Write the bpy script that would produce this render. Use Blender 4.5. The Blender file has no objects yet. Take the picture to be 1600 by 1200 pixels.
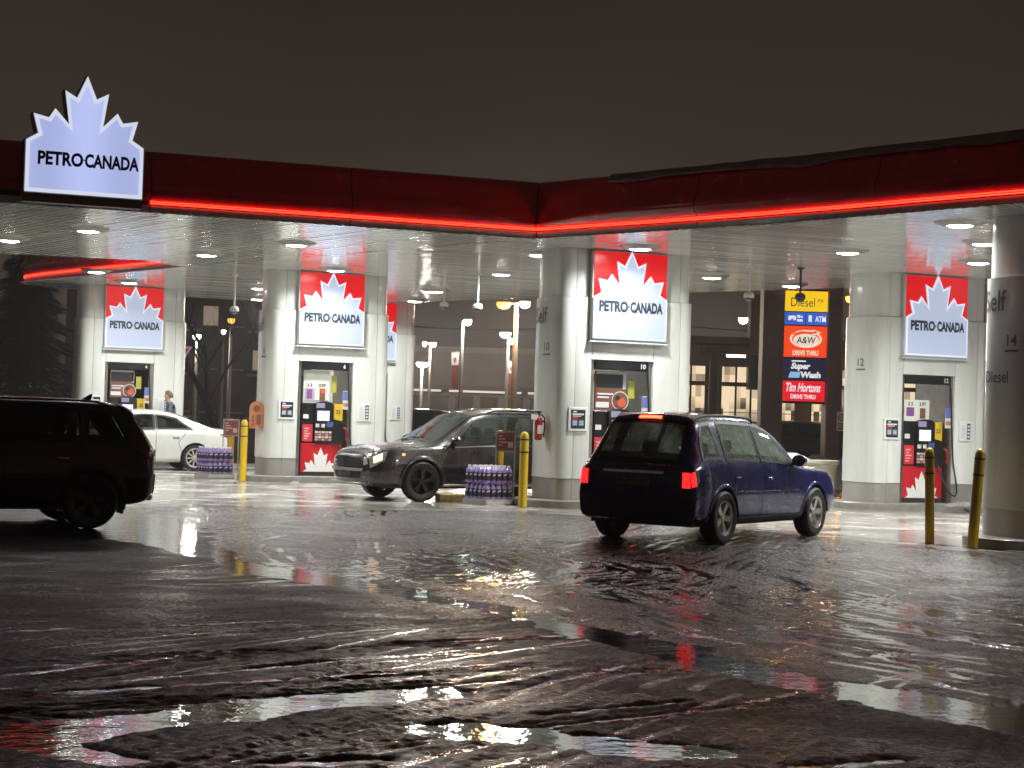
import bpy, bmesh, math, random
import numpy as np
from mathutils import Vector, Matrix
random.seed(7); np.random.seed(7)
SC = bpy.context.scene
COL = SC.collection
R = math.radians

# ------------------------------------------------------------------ camera, sky, exposure
cam = bpy.data.cameras.new("camera"); camo = bpy.data.objects.new("camera", cam); COL.objects.link(camo)
cam.sensor_width = 36.0; cam.lens = 63.0; cam.clip_start = 0.1; cam.clip_end = 2000
PITCH, ROLL = math.atan(48/2800), R(1.8)
camo.matrix_world = Matrix.Translation((0, 0, 1.62)) @ Matrix.Rotation(R(90)+PITCH, 4, 'X') @ Matrix.Rotation(ROLL, 4, 'Z')
SC.camera = camo
SC.view_settings.view_transform = 'Standard'; SC.view_settings.look = 'None'
SC.view_settings.exposure = 0.0; SC.view_settings.gamma = 1.0; SC.view_settings.use_curve_mapping = False
SC.render.engine = 'CYCLES'
SC.cycles.use_denoising = True
SC.cycles.sample_clamp_indirect = 6.0
SC.cycles.max_bounces = 8; SC.cycles.diffuse_bounces = 3; SC.cycles.glossy_bounces = 4
SC.cycles.transparent_max_bounces = 12; SC.cycles.transmission_bounces = 4
SC.cycles.caustics_reflective = False; SC.cycles.caustics_refractive = False

W = bpy.data.worlds.new("World"); SC.world = W; W.use_nodes = True
nt = W.node_tree; nt.nodes.clear()
wo = nt.nodes.new('ShaderNodeOutputWorld'); bg = nt.nodes.new('ShaderNodeBackground')
tc = nt.nodes.new('ShaderNodeTexCoord'); sx = nt.nodes.new('ShaderNodeSeparateXYZ'); rp = nt.nodes.new('ShaderNodeValToRGB')
nt.links.new(tc.outputs['Generated'], sx.inputs[0]); nt.links.new(sx.outputs['Z'], rp.inputs[0])
e = rp.color_ramp.elements
e[0].position = 0.0; e[0].color = (.064, .054, .048, 1)
e[1].position = 1.0; e[1].color = (.025, .0182, .014, 1)
k = e.new(0.09); k.color = (.045, .0345, .0285, 1)
k = e.new(0.22); k.color = (.031, .0222, .0168, 1)
ns_ = nt.nodes.new('ShaderNodeTexNoise'); ns_.inputs['Scale'].default_value = 3.2; ns_.inputs['Detail'].default_value = 5; nt.links.new(tc.outputs['Generated'], ns_.inputs['Vector'])
nm_ = nt.nodes.new('ShaderNodeMapRange'); nm_.inputs[1].default_value = .3; nm_.inputs[2].default_value = .7; nm_.inputs[3].default_value = .86; nm_.inputs[4].default_value = 1.14; nt.links.new(ns_.outputs['Fac'], nm_.inputs[0])
vs_ = nt.nodes.new('ShaderNodeVectorMath'); vs_.operation = 'SCALE'; nt.links.new(rp.outputs[0], vs_.inputs[0]); nt.links.new(nm_.outputs[0], vs_.inputs['Scale'])   # thin cloud lit by the town
nt.links.new(vs_.outputs[0], bg.inputs['Color']); bg.inputs['Strength'].default_value = .92
nt.links.new(bg.outputs[0], wo.inputs['Surface'])

# ------------------------------------------------------------------ materials
MATS = {}
def pm(name, col=(.5,.5,.5), rough=.5, metal=0., coat=0., coat_rough=.05, emit=None, es=0., spec=.5, noise=0., nscale=6., bump=0., bscale=40., rnoise=0., streak=False):
    """principled material; noise: grime variation of colour, rnoise: of roughness, bump: fine relief"""
    if name in MATS: return MATS[name]
    m = bpy.data.materials.new(name); m.use_nodes = True; MATS[name] = m
    t = m.node_tree; b = t.nodes['Principled BSDF']
    b.inputs['Base Color'].default_value = (*col, 1); b.inputs['Roughness'].default_value = rough
    b.inputs['Metallic'].default_value = metal; b.inputs['Specular IOR Level'].default_value = spec
    b.inputs['Coat Weight'].default_value = coat; b.inputs['Coat Roughness'].default_value = coat_rough
    if emit is not None:
        b.inputs['Emission Color'].default_value = (*emit, 1); b.inputs['Emission Strength'].default_value = es
    if noise or rnoise or bump:
        c = t.nodes.new('ShaderNodeTexCoord'); mp = t.nodes.new('ShaderNodeMapping'); t.links.new(c.outputs['Object'], mp.inputs[0])
        if streak: mp.inputs['Scale'].default_value = (1, 1, .12)
        n = t.nodes.new('ShaderNodeTexNoise'); n.inputs['Scale'].default_value = nscale; n.inputs['Detail'].default_value = 6
        n.inputs['Roughness'].default_value = .65
        t.links.new(mp.outputs[0], n.inputs['Vector'])
        if noise:
            mr = t.nodes.new('ShaderNodeMapRange'); t.links.new(n.outputs['Fac'], mr.inputs[0])
            mr.inputs[1].default_value = .3; mr.inputs[2].default_value = .7; mr.inputs[3].default_value = 1-noise; mr.inputs[4].default_value = 1+noise*.4
            mx = t.nodes.new('ShaderNodeVectorMath'); mx.operation = 'SCALE'; mx.inputs[0].default_value = col
            t.links.new(mr.outputs[0], mx.inputs['Scale']); t.links.new(mx.outputs[0], b.inputs['Base Color'])
        if rnoise:
            mr = t.nodes.new('ShaderNodeMapRange'); t.links.new(n.outputs['Fac'], mr.inputs[0])
            mr.inputs[1].default_value = .3; mr.inputs[2].default_value = .7; mr.inputs[3].default_value = max(.02, rough-rnoise); mr.inputs[4].default_value = min(1, rough+rnoise)
            t.links.new(mr.outputs[0], b.inputs['Roughness'])
        if bump:
            n2 = t.nodes.new('ShaderNodeTexNoise'); n2.inputs['Scale'].default_value = bscale; n2.inputs['Detail'].default_value = 4
            t.links.new(c.outputs['Object'], n2.inputs['Vector'])
            bp = t.nodes.new('ShaderNodeBump'); bp.inputs['Strength'].default_value = 1; bp.inputs['Distance'].default_value = bump
            t.links.new(n2.outputs['Fac'], bp.inputs['Height']); t.links.new(bp.outputs[0], b.inputs['Normal'])
    return m
def em(name, col, s):
    return pm(name, col=tuple(min(.8, c*.8) for c in col), rough=.35, emit=col, es=s)
def glass(name, tint=(.55,.62,.58), fog=0., fogc=(.5,.56,.5)):
    if name in MATS: return MATS[name]
    m = bpy.data.materials.new(name); m.use_nodes = True; MATS[name] = m
    t = m.node_tree; t.nodes.clear()
    o = t.nodes.new('ShaderNodeOutputMaterial'); tr = t.nodes.new('ShaderNodeBsdfTransparent'); gl = t.nodes.new('ShaderNodeBsdfGlossy')
    tr.inputs[0].default_value = (*tint, 1); gl.inputs['Roughness'].default_value = .03; gl.inputs[0].default_value = (.9,.95,1,1)
    mx = t.nodes.new('ShaderNodeMixShader'); fr = t.nodes.new('ShaderNodeFresnel'); fr.inputs[0].default_value = 1.5
    t.links.new(fr.outputs[0], mx.inputs[0]); t.links.new(tr.outputs[0], mx.inputs[1]); t.links.new(gl.outputs[0], mx.inputs[2])
    if fog:
        df = t.nodes.new('ShaderNodeBsdfDiffuse'); df.inputs[0].default_value = (*fogc, 1); tl = t.nodes.new('ShaderNodeBsdfTranslucent'); tl.inputs[0].default_value = (*fogc, 1)
        ad = t.nodes.new('ShaderNodeMixShader'); ad.inputs[0].default_value = .5; t.links.new(df.outputs[0], ad.inputs[1]); t.links.new(tl.outputs[0], ad.inputs[2])
        c = t.nodes.new('ShaderNodeTexCoord'); n = t.nodes.new('ShaderNodeTexNoise'); n.inputs['Scale'].default_value = 5; n.inputs['Detail'].default_value = 5; t.links.new(c.outputs['Object'], n.inputs['Vector'])
        mr = t.nodes.new('ShaderNodeMapRange'); mr.inputs[1].default_value = .35; mr.inputs[2].default_value = .65; mr.inputs[3].default_value = fog*.6; mr.inputs[4].default_value = fog*1.4; t.links.new(n.outputs['Fac'], mr.inputs[0])
        m2 = t.nodes.new('ShaderNodeMixShader'); t.links.new(mr.outputs[0], m2.inputs[0]); t.links.new(mx.outputs[0], m2.inputs[1]); t.links.new(ad.outputs[0], m2.inputs[2]); mx = m2
    t.links.new(mx.outputs[0], o.inputs[0])
    return m

# ------------------------------------------------------------------ mesh helpers
class MB:
    def __init__(s): s.v = []; s.f = []; s.m = []; s.ci = 0
    def add(s, vs, fs):
        o = len(s.v); s.v += [tuple(map(float, p)) for p in vs]
        for f in fs: s.f.append(tuple(i+o for i in f)); s.m.append(s.ci)
        return s
    def mat(s, i): s.ci = i; return s
    def box(s, x0, x1, y0, y1, z0, z1):
        return s.add([(x0,y0,z0),(x1,y0,z0),(x1,y1,z0),(x0,y1,z0),(x0,y0,z1),(x1,y0,z1),(x1,y1,z1),(x0,y1,z1)],
                     [(0,3,2,1),(4,5,6,7),(0,1,5,4),(1,2,6,5),(2,3,7,6),(3,0,4,7)])
    def rbox(s, x0, x1, y0, y1, z0, z1, b=.02):
        """box with rounded upright edges and a chamfered rim"""
        b = min(b, (x1-x0)*.49, (y1-y0)*.49, (z1-z0)*.49)
        pl = []
        for cx, cy, a0 in ((x1-b,y1-b,0),(x0+b,y1-b,90),(x0+b,y0+b,180),(x1-b,y0+b,270)):
            for q in (0, 45, 90): pl.append((cx+b*math.cos(R(a0+q)), cy+b*math.sin(R(a0+q))))
        mx, my = (x0+x1)/2, (y0+y1)/2
        def ring(ins, z):
            kx = 1-ins/max(1e-6,(x1-x0)/2); ky = 1-ins/max(1e-6,(y1-y0)/2)
            return [(mx+(x-mx)*kx, my+(y-my)*ky, z) for x, y in pl]
        rings = [ring(b*.6, z0), ring(0, z0+b*.6), ring(0, z1-b*.6), ring(b*.6, z1)]
        return s.loft(rings, cap=True)
    def loft(s, rings, closed=True, cap=False):
        n = len(rings[0]); o = len(s.v)
        for r in rings: s.v += [tuple(map(float, p)) for p in r]
        for i in range(len(rings)-1):
            for j in range(n if closed else n-1):
                a = o+i*n+j; b = o+i*n+(j+1) % n
                s.f.append((a, b, b+n, a+n)); s.m.append(s.ci)
        if cap:
            s.f.append(tuple(o+j for j in reversed(range(n)))); s.m.append(s.ci)
            s.f.append(tuple(o+(len(rings)-1)*n+j for j in range(n))); s.m.append(s.ci)
        return s
    def prism(s, poly, a, b, axis='z'):
        """polygon extruded from a to b; axis z: poly in XY; axis y: poly in XZ"""
        if axis == 'z': r = [[(x,y,a) for x,y in poly], [(x,y,b) for x,y in poly]]
        elif axis == 'y': r = [[(x,b,z) for x,z in poly], [(x,a,z) for x,z in poly]]
        else: r = [[(a,y,z) for y,z in poly], [(b,y,z) for y,z in poly]]
        return s.loft(r, cap=True)
    def tube(s, pts, r, n=8, cap=True):
        pts = [Vector(p) for p in pts]; rr = r if isinstance(r, (list, tuple)) else [r]*len(pts)
        rings = []; pv = None
        for i, p in enumerate(pts):
            d = (pts[min(i+1, len(pts)-1)]-pts[max(i-1, 0)])
            if d.length < 1e-9: d = Vector((0,0,1))
            d.normalize()
            if pv is None:
                u = d.orthogonal().normalized()
            else:
                u = (pv - d*pv.dot(d))
                u = u.normalized() if u.length > 1e-6 else d.orthogonal().normalized()
            pv = u; w = d.cross(u)
            rings.append([p + (u*math.cos(2*math.pi*j/n)+w*math.sin(2*math.pi*j/n))*rr[i] for j in range(n)])
        return s.loft(rings, cap=cap)
    def lathe(s, prof, n=24, c=(0,0,0), axis='z', cap=False):
        rings = []
        for r, z in prof:
            ring = []
            for j in range(n):
                a = 2*math.pi*j/n; x, y = r*math.cos(a), r*math.sin(a)
                ring.append((c[0]+x, c[1]+y, c[2]+z) if axis == 'z' else ((c[0]+x, c[1]+z, c[2]-y) if axis == 'y' else (c[0]+z, c[1]+x, c[2]+y)))
            rings.append(ring)
        return s.loft(rings, cap=cap)
    def mesh(s, name, mats, smooth=30):
        me = bpy.data.meshes.new(name); me.from_pydata(s.v, [], s.f)
        for m in (mats if isinstance(mats, (list, tuple)) else [mats]): me.materials.append(m)
        if any(s.m): me.polygons.foreach_set('material_index', s.m)
        bm = bmesh.new(); bm.from_mesh(me); bmesh.ops.recalc_face_normals(bm, faces=bm.faces); bm.to_mesh(me); bm.free()
        if smooth:
            me.polygons.foreach_set('use_smooth', [True]*len(me.polygons)); me.set_sharp_from_angle(angle=R(smooth))
        me.update(); return me
    def build(s, name, mats, parent=None, smooth=30, loc=None, rz=None):
        return link(name, s.mesh(name, mats, smooth), parent, loc, rz)
def link(name, me, parent=None, loc=None, rz=None):
    o = bpy.data.objects.new(name, me); COL.objects.link(o)
    if parent: o.parent = parent
    if loc: o.location = loc
    if rz is not None: o.rotation_euler = (0, 0, rz)
    return o
def tag(o, label, cat, group=None, kind=None):
    if label: o['label'] = label
    if cat: o['category'] = cat
    if group: o['group'] = group
    if kind: o['kind'] = kind
    return o
def thing(name, label, cat, loc=(0,0,0), rz=0., group=None):
    o = bpy.data.objects.new(name, None); COL.objects.link(o); o.empty_display_size = .2
    o.location = loc; o.rotation_euler = (0, 0, rz)
    return tag(o, label, cat, group)
def copy_tree(o, parent=None):
    c = o.copy(); COL.objects.link(c)
    if parent: c.parent = parent
    for ch in list(o.children): copy_tree(ch, c)
    return c
def dup(o, loc, rz, label, group=None):
    c = copy_tree(o); c.location = loc; c.rotation_euler = (0, 0, rz); c['label'] = label
    if group: c['group'] = group
    return c
DG = bpy.context
def text_geo(s, w=None, h=None, x=0., z=0., shear=0., bold=.0, align='C', space=1.0, thick=.006):
    """lettering as geometry in the XZ plane facing -y: (verts, faces), fitted to width w and height h, centred on x, z"""
    cu = bpy.data.curves.new("lettering", 'FONT'); cu.body = s; cu.size = 1; cu.shear = shear; cu.offset = bold; cu.space_character = space
    cu.resolution_u = 3; cu.extrude = 0
    o = bpy.data.objects.new("lettering", cu); COL.objects.link(o); bpy.context.view_layer.update()
    me = bpy.data.meshes.new_from_object(o.evaluated_get(bpy.context.evaluated_depsgraph_get()))
    vs = np.array([v.co[:] for v in me.vertices]); fs = [tuple(p.vertices) for p in me.polygons]
    bpy.data.objects.remove(o); bpy.data.curves.remove(cu); bpy.data.meshes.remove(me)
    lo, hi = vs.min(0), vs.max(0); ww, hh = hi[0]-lo[0], hi[1]-lo[1]
    kx = (w/ww) if w else None; kz = (h/hh) if h else None
    kx = kx or kz; kz = kz or kx
    X = (vs[:,0]-lo[0]-(ww/2 if align == 'C' else 0))*kx + x; Z = (vs[:,1]-lo[1]-hh/2)*kz + z
    n = len(X)
    V = [(X[i], 0, Z[i]) for i in range(n)]
    return V, fs
def put_text(mb, s, y, **k):
    V, F = text_geo(s, **k)
    mb.add([(a, y, c) for a, b, c in V], F); return mb

# ------------------------------------------------------------------ numpy noise
def _h(ix, iy, seed):
    n = (ix.astype(np.int64)*374761393 + iy.astype(np.int64)*668265263 + seed*974711) & 0x7fffffff
    n = ((n ^ (n >> 13))*1274126177) & 0x7fffffff
    return ((n ^ (n >> 16)) & 0xffff)/65535.0
def vnoise(x, y, seed=0):
    ix = np.floor(x); iy = np.floor(y); fx = x-ix; fy = y-iy
    ux = fx*fx*fx*(fx*(fx*6-15)+10); uy = fy*fy*fy*(fy*(fy*6-15)+10)
    a = _h(ix, iy, seed); b = _h(ix+1, iy, seed); c = _h(ix, iy+1, seed); d = _h(ix+1, iy+1, seed)
    return (a*(1-ux)+b*ux)*(1-uy) + (c*(1-ux)+d*ux)*uy
def fbm(x, y, oct=4, seed=0, gain=.5):
    s = 0; a = 1; t = 0
    for i in range(oct):
        s = s + a*(vnoise(x*2**i+i*17.3, y*2**i-i*9.1, seed+i)-.5); t += a; a *= gain
    return s/t*2
def sstep(a, b, x):
    t = np.clip((x-a)/(b-a), 0, 1); return t*t*(3-2*t)
def seg_dist(px, py, pts):
    d = np.full(px.shape, 1e9)
    for (ax, ay), (bx, by) in zip(pts[:-1], pts[1:]):
        ex, ey = bx-ax, by-ay; t = np.clip(((px-ax)*ex+(py-ay)*ey)/(ex*ex+ey*ey), 0, 1)
        d = np.minimum(d, np.hypot(px-ax-t*ex, py-ay-t*ey))
    return d
def in_poly(px, py, P):
    c = np.zeros(px.shape, bool); n = len(P)
    for i in range(n):
        x0, y0 = P[i]; x1, y1 = P[(i+1) % n]
        m = (y0 > py) != (y1 > py)
        if y1 != y0: c ^= m & (px < (x1-x0)*(py-y0)/(y1-y0)+x0)
    return c

# ------------------------------------------------------------------ plan of the station (metres, camera at the origin)
KA = R(24)                                              # direction of the pump islands
KIOSKS = [(-9.95,46.5), (-4.21,39.7), (1.82,32.6), (8.08,25.35), (8.0,35.6), (1.95,42.7), (-4.15,49.8)]
NOTCH = (.33, 30.25); NOTCH2 = (-7.2, 38.9)
MAINPOLY = [NOTCH, (3.79,26.9), (6.65,23.4), (8.6,21.6), (10.2,20.9), (11.8,21.2), (17.2,26.0), (18.3,27.6), (18.0,29.2),
            (7.36,38.8), (3.99,41.9), (.56,45.4), (-2.9,49.0), (-4.6,50.6), (-6.2,50.9), (-9.2,49.9), (-11.6,48.2), (-12.7,46.8), (-12.6,45.6), NOTCH2]
WINGPOLY = [NOTCH2, (-7.7,37.4), (-10.35,36.9), (-16,35.6), (-19.5,33), (-19.8,29), (-17.5,26), (-13,25.2), (-5.75,28.0), NOTCH]
CANOPY = MAINPOLY[:-1] + WINGPOLY[:-1]
SOF = 4.60

# ------------------------------------------------------------------ ground: one height field of asphalt, slush ridges, tyre tracks, concrete pad
def axis(breaks):
    out = [breaks[0][0]]
    for (a, st), (b, _) in zip(breaks[:-1], breaks[1:]):
        n = max(1, int(round((b-a)/st))); out += list(a+(b-a)*np.arange(1, n+1)/n)
    return np.array(out)
gx = axis([(-400,60),(-100,10),(-40,2.),(-18,.35),(-9,.10),(-6,.055),(-2.2,.020),(2.4,.020),(6.5,.055),(9,.10),(18,.4),(40,2.5),(100,20),(400,20)])
gy = axis([(-60,8),(-4,1.),(3,.2),(4.7,.015),(8.4,.028),(14,.05),(20,.08),(26,.10),(36,.16),(52,.6),(80,4),(140,20),(900,40)])
GX, GY = np.meshgrid(gx, gy)
fade = sstep(60, 45, GY)*sstep(24, 15, np.abs(GX))*sstep(2.8, 4.6, GY)
gutter = [(-9.5,29.5), (-6.1,26.8), (-4.79,22.6), (-3.48,19.9), (-2.6,17.8), (-1.27,15.5), (-.13,13.05), (.75,9.95), (1.23,8.3), (1.69,7.1), (1.92,6.6), (2.6,5.4)]
dg = seg_dist(GX, GY, gutter)
# which side of the gutter: near lot or station side
gxs = np.array([p[0] for p in gutter])[::-1]; gys = np.array([p[1] for p in gutter])[::-1]
order = np.argsort([p[0] for p in gutter]); gi = np.interp(GX, np.array([p[0] for p in gutter])[order], np.array([p[1] for p in gutter])[order])
station = sstep(-.3, .3, GY-gi)
dc = seg_dist(GX, GY, CANOPY+[CANOPY[0]]); inside = in_poly(GX, GY, CANOPY)
sd = np.where(inside, -dc, dc)
wob = .25*fbm(GX*.8, GY*.8, 3, 5)
conc = sstep(.5, -.3, sd+wob)
def slope(y):
    """the lot drains from the street down towards the gutter"""
    return .052*np.log1p(np.exp(np.clip((17.0-np.maximum(np.asarray(y), 2.))/1.5, -40, 40)))*1.5
FILM = None
def height():
    global FILM
    wet = fbm(GX*.55, GY*.55, 3, 1)
    h = .0105 - .0036*station + .0046*wet + .0016*fbm(GX*2.1, GY*2.1, 3, 2)
    rough = .55+.9*vnoise(GX*.4, GY*.4, 8)
    near = sstep(26, 12, GY)
    # grains and clumps of slush, dragged along the driving directions: water stands in the troughs between them
    wx = .35*fbm(GX*.5, GY*.5, 2, 93); wy = .35*fbm(GX*.5+3, GY*.5, 2, 94); pick = sstep(.40, .60, vnoise(GX*.45, GY*.30, 95))
    for ang, sd_, wgt in ((70, 21, (1-station)*.8+station*pick*.7), (-79, 22, (1-station)*.25*pick+station*(1-.6*pick)), (20, 23, station*.35)):
        c, s = math.cos(R(ang)), math.sin(R(ang)); a = (GX+wx)*c+(GY+wy)*s; b = -(GX+wx)*s+(GY+wy)*c
        h += (.0068-.0028*station)*wgt*rough*fbm(a*.7, b*9.5, 4, sd_, .68)*(1-.9*conc)
    grain = fbm(GX*15, GY*13, 2, 3, .8)
    h += (.0030*rough*grain*(1-.66*station) + .0034*rough*fbm(GX*34, GY*28, 2, 77, .8)*near*(1-.66*station))*(1-.85*conc)
    h += .0020*(1-.5*station)*(np.random.RandomState(5).rand(*GX.shape)-.5)*near*(1-conc)
    # ruts and ridges of slush pushed along the driving lines, sharper on the station side
    wx = .5*fbm(GX*.35, GY*.35, 2, 91); wy = .5*fbm(GX*.35+7, GY*.35, 2, 92)
    for ang, sd_, wgt, fr in ((-79, 31, station, 5.5), (-60, 32, station*.6, 6.2), (69, 33, (1-station)*.45, 4.5), (72, 34, station*.5, 6.0)):
        c, s = math.cos(R(ang)), math.sin(R(ang)); a = (GX+wx)*c+(GY+wy)*s; b = -(GX+wx)*s+(GY+wy)*c
        rid = np.clip(1-np.abs(fbm(a*.22, b*fr, 2, sd_))*2.6, 0, 1)**3
        msk = sstep(.42, .62, vnoise(GX*.32+sd_, GY*.32, sd_+5))
        h += .0060*wgt*rid*msk*(.4+.9*vnoise(a*2.2, b*6, sd_+9))*(1-.92*conc)
    # tyre-combed slush: close parallel ribs with a film of water between them
    film = np.zeros_like(h)
    for ang, sp_, sd_, wgt in ((-81, .21, 71, station), (-68, .19, 72, station*.9), (74, .20, 73, station*.8), (69, .17, 74, (1-station)*.6)):
        c, s = math.cos(R(ang)), math.sin(R(ang)); a = (GX+wx*.5)*c+(GY+wy*.5)*s; b = -(GX+wx*.5)*s+(GY+wy*.5)*c
        msk = sstep(.50, .62, vnoise(b*.55+sd_, a*.16, sd_))*(.35+.9*vnoise(a*1.1, b*3, sd_+1))
        cw = np.cos(2*math.pi*(b/sp_+.35*fbm(a*.9, b*.9, 2, sd_+2))); h += .0026*wgt*msk*cw*(1-conc)
        film = np.maximum(film, wgt*np.minimum(1, msk)*sstep(-.1, -.75, cw)*sstep(.30, .55, vnoise(a*1.6, b*5, sd_+4)))
    for cx, cy, r0, r1, sp_ in ((-2.1, 19.4, 1.0, 3.2, .17), (-.4, 19.2, .9, 2.6, .15), (3.8, 17.5, 1.2, 3.4, .17)):
        rr_ = np.hypot(GX-cx, (GY-cy)*.9); th_ = np.arctan2(GY-cy, GX-cx)
        msk = sstep(r0, r0+.3, rr_)*sstep(r1, r1-.4, rr_)*sstep(-.25, .25, np.cos(th_+.9))*(.3+.9*vnoise(th_*4, rr_*4, 81))
        cw = np.cos(2*math.pi*rr_/(sp_*1.35)); h += .0026*station*msk*cw*(1-conc); film = np.maximum(film, station*np.minimum(1, msk*1.3)*sstep(-.1, -.75, cw))
    h = h*(1-.45*station)+.45*station*.0085
    trk = np.zeros_like(h)
    rnd = random.Random(11)
    def groove(v, lim, wd=.21, amp=1., ph=0.):
        m = np.exp(-(v/(wd*.55))**6)
        prof = -.0075*m + .0055*m*np.cos(v*2*math.pi/.075+ph) + .0065*np.exp(-((np.abs(v)-wd*.62)/.04)**2)
        return amp*prof*lim
    def line(x, y, ang, l0, l1, amp=1., gauge=1.55, bend=0.):
        c, s = math.cos(R(ang)), math.sin(R(ang)); a = (GX-x)*c+(GY-y)*s; b = -(GX-x)*s+(GY-y)*c
        b = b + .05*np.sin(a*.9+x*3) + bend*a*a
        lim = sstep(l0, l0+.8, a)*sstep(l1, l1-.8, a)*(.35+.9*vnoise(a*1.3, b*.2+x, int(abs(x*10)) % 90))
        return groove(b, lim, amp=amp) + groove(b-gauge, lim, amp=amp*.9)
    def arc(cx, cy, r, a0, a1, amp=1., gauge=1.5):
        rr = np.hypot(GX-cx, GY-cy); th = np.degrees(np.arctan2(GY-cy, GX-cx)) % 360
        m = (a0+a1)/2; hw = (a1-a0)/2; dd = np.abs((th-m+180) % 360-180)
        lim = sstep(hw, hw-8, dd)*(.45+.8*vnoise(th*.12, rr*.3, int(r*7)))
        return groove(rr-r, lim, amp=amp) + groove(rr-r-gauge, lim, amp=amp)
    for i in range(11):                                   # lot side: long tracks heading for the pumps
        trk += line(-5+i*.75+rnd.uniform(-.3,.3), 8.2+rnd.uniform(-1,1), 69+rnd.uniform(-24,8), -6, rnd.uniform(6,15), amp=rnd.uniform(.7,1.2), bend=rnd.uniform(-.006,.006))
    for i in range(16):                                   # station side: tracks along the gutter, right of the middle
        trk += line(.3+i*.42+rnd.uniform(-.3,.3), 15+rnd.uniform(-2,3.), -79+rnd.uniform(-9,14), rnd.uniform(-7,-3), rnd.uniform(3,8), amp=rnd.uniform(.8,1.35), bend=rnd.uniform(-.012,.012))
    for i in range(7):
        trk += line(-4.5+i*1.3+rnd.uniform(-.5,.5), 22+rnd.uniform(-1,1), -22+rnd.uniform(-24,24), -5, rnd.uniform(2,6), amp=rnd.uniform(.6,1.1), bend=rnd.uniform(-.01,.01))
    for cx, cy, r in ((-3.0,18.0,2.2),(-3.3,18.4,1.6),(-2.9,17.8,2.9),(-1.4,18.2,2.0),(-1.6,18.4,1.55),(-1.2,18.0,2.6),(-.1,17.6,2.3),(-1.9,18.8,3.3)):
        trk += arc(cx, cy, r, -60, 95, amp=rnd.uniform(1.0,1.5))
    for cx, cy, r in ((4.2,20.,3.0),(2.2,21.5,2.6),(6.,18.,4.),(-5.4,19.,2.5)):
        trk += arc(cx, cy, r, 60, 220, amp=rnd.uniform(.7,1.1))
    h += trk*(.62-.1*station)*(1-.93*conc)
    # narrow grooves squeezed down to the water by single tyres, curved and crossing
    g_ = np.zeros_like(h); r2 = random.Random(23)
    for cx, cy, ra, rb, st in ((-2.5, 18.6, .9, 3.1, .27), (-.5, 18.4, .8, 2.9, .30), (-3.6, 16.6, 1.2, 2.6, .33)):
        d_ = np.hypot(GX-cx, (GY-cy)*.85); th_ = np.arctan2((GY-cy), GX-cx)
        for r_ in np.arange(ra, rb, st):
            q = r_+r2.uniform(-.06,.06); a0 = r2.uniform(-1.6,-.7); a1 = r2.uniform(.5,1.3)
            g_ = np.maximum(g_, np.exp(-((d_-q)/.075)**2)*sstep(a0, a0+.2, th_)*sstep(a1, a1-.2, th_)*sstep(.25, .5, vnoise(th_*5+r_, d_*2, 5)))
    def cut(x, y, ang, l0, l1, bend, w=.055):
        c, s = math.cos(R(ang)), math.sin(R(ang)); a = (GX-x)*c+(GY-y)*s; b = -(GX-x)*s+(GY-y)*c+bend*a*a+.03*np.sin(a*1.3+x*5)
        return np.exp(-(b/w)**2)*sstep(l0, l0+.5, a)*sstep(l1, l1-.5, a)*sstep(.30, .55, vnoise(a*1.2+x, b*2+y, int(abs(x*37)) % 60))
    for i in range(44): g_ = np.maximum(g_, cut(.7+i*.095+r2.uniform(-.1,.1), 13.5+r2.uniform(-2.5,2.5), -82+r2.uniform(-7,9), r2.uniform(-3.5,-1), r2.uniform(1,3.5), r2.uniform(-.02,.02)))
    for i in range(12): g_ = np.maximum(g_, .9*cut(-2.4+i*.33+r2.uniform(-.2,.2), 17.5+r2.uniform(-1.5,1.5), 74+r2.uniform(-14,8), -2, r2.uniform(.5,2.5), r2.uniform(-.03,.03)))
    for i in range(26): g_ = np.maximum(g_, .85*cut(-2.8+i*.19+r2.uniform(-.15,.15), 8+r2.uniform(-2.,2.), 68+r2.uniform(-26,8), r2.uniform(-2.5,-1), r2.uniform(1,3), r2.uniform(-.02,.02), .022))
    film = np.maximum(film, g_)*(1-conc); FILM = film
    h = h*(1-.35*film)
    # water: the gutter and the puddles press the surface below z = 0
    h -= .038*np.exp(-(np.maximum(0, dg-.05+.15*fbm(GX*2.2, GY*2.2, 4, 33))/.15)**2)*(.70+.5*fbm(GX*.5, GY*.5, 2, 44))
    big = [((1.35,7.9),(2.2,6.3),.19,.032), ((-1.38,5.55),(-.84,6.45),.17,.038), ((-.84,6.45),(-.28,7.05),.16,.038), ((-1.75,6.5),(-1.35,6.95),.06,.022), ((-.16,5.9),(.52,5.55),.17,.038), ((-1.5,5.35),(-1.05,4.98),.09,.030),
           ((-.62,5.0),(-.36,5.14),.06,.026), ((-6.3,27.4),(-4.3,21.8),.60,.034), ((-4.3,21.8),(-3.2,19.3),.32,.03), ((-2.4,17.3),(-.9,15.0),.28,.030), ((-1.1,7.8),(-.8,8.3),.035,.018), ((-.65,7.5),(-.35,7.75),.035,.020),
           ((.4,11.2),(.9,9.8),.20,.02), ((.9,5.25),(1.2,5.5),.07,.022), ((-1.1,5.9),(-.8,6.2),.05,.02), ((.15,6.4),(.7,7.0),.035,.018), ((1.5,13.0),(1.9,10.4),.07,.016), ((2.6,13.2),(2.9,11.0),.07,.016), ((2.0,9.7),(2.2,8.4),.06,.016), ((-1.75,6.0),(-1.15,5.75),.05,.024)]
    for a, b, w, dpt in big:
        d = seg_dist(GX, GY, [a, b])
        h -= dpt*np.exp(-(np.maximum(0, d-.3*w+.6*w*fbm(GX*2.5, GY*2.5, 3, int(a[0]*10)+50))/(w*.75))**2)
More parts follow.
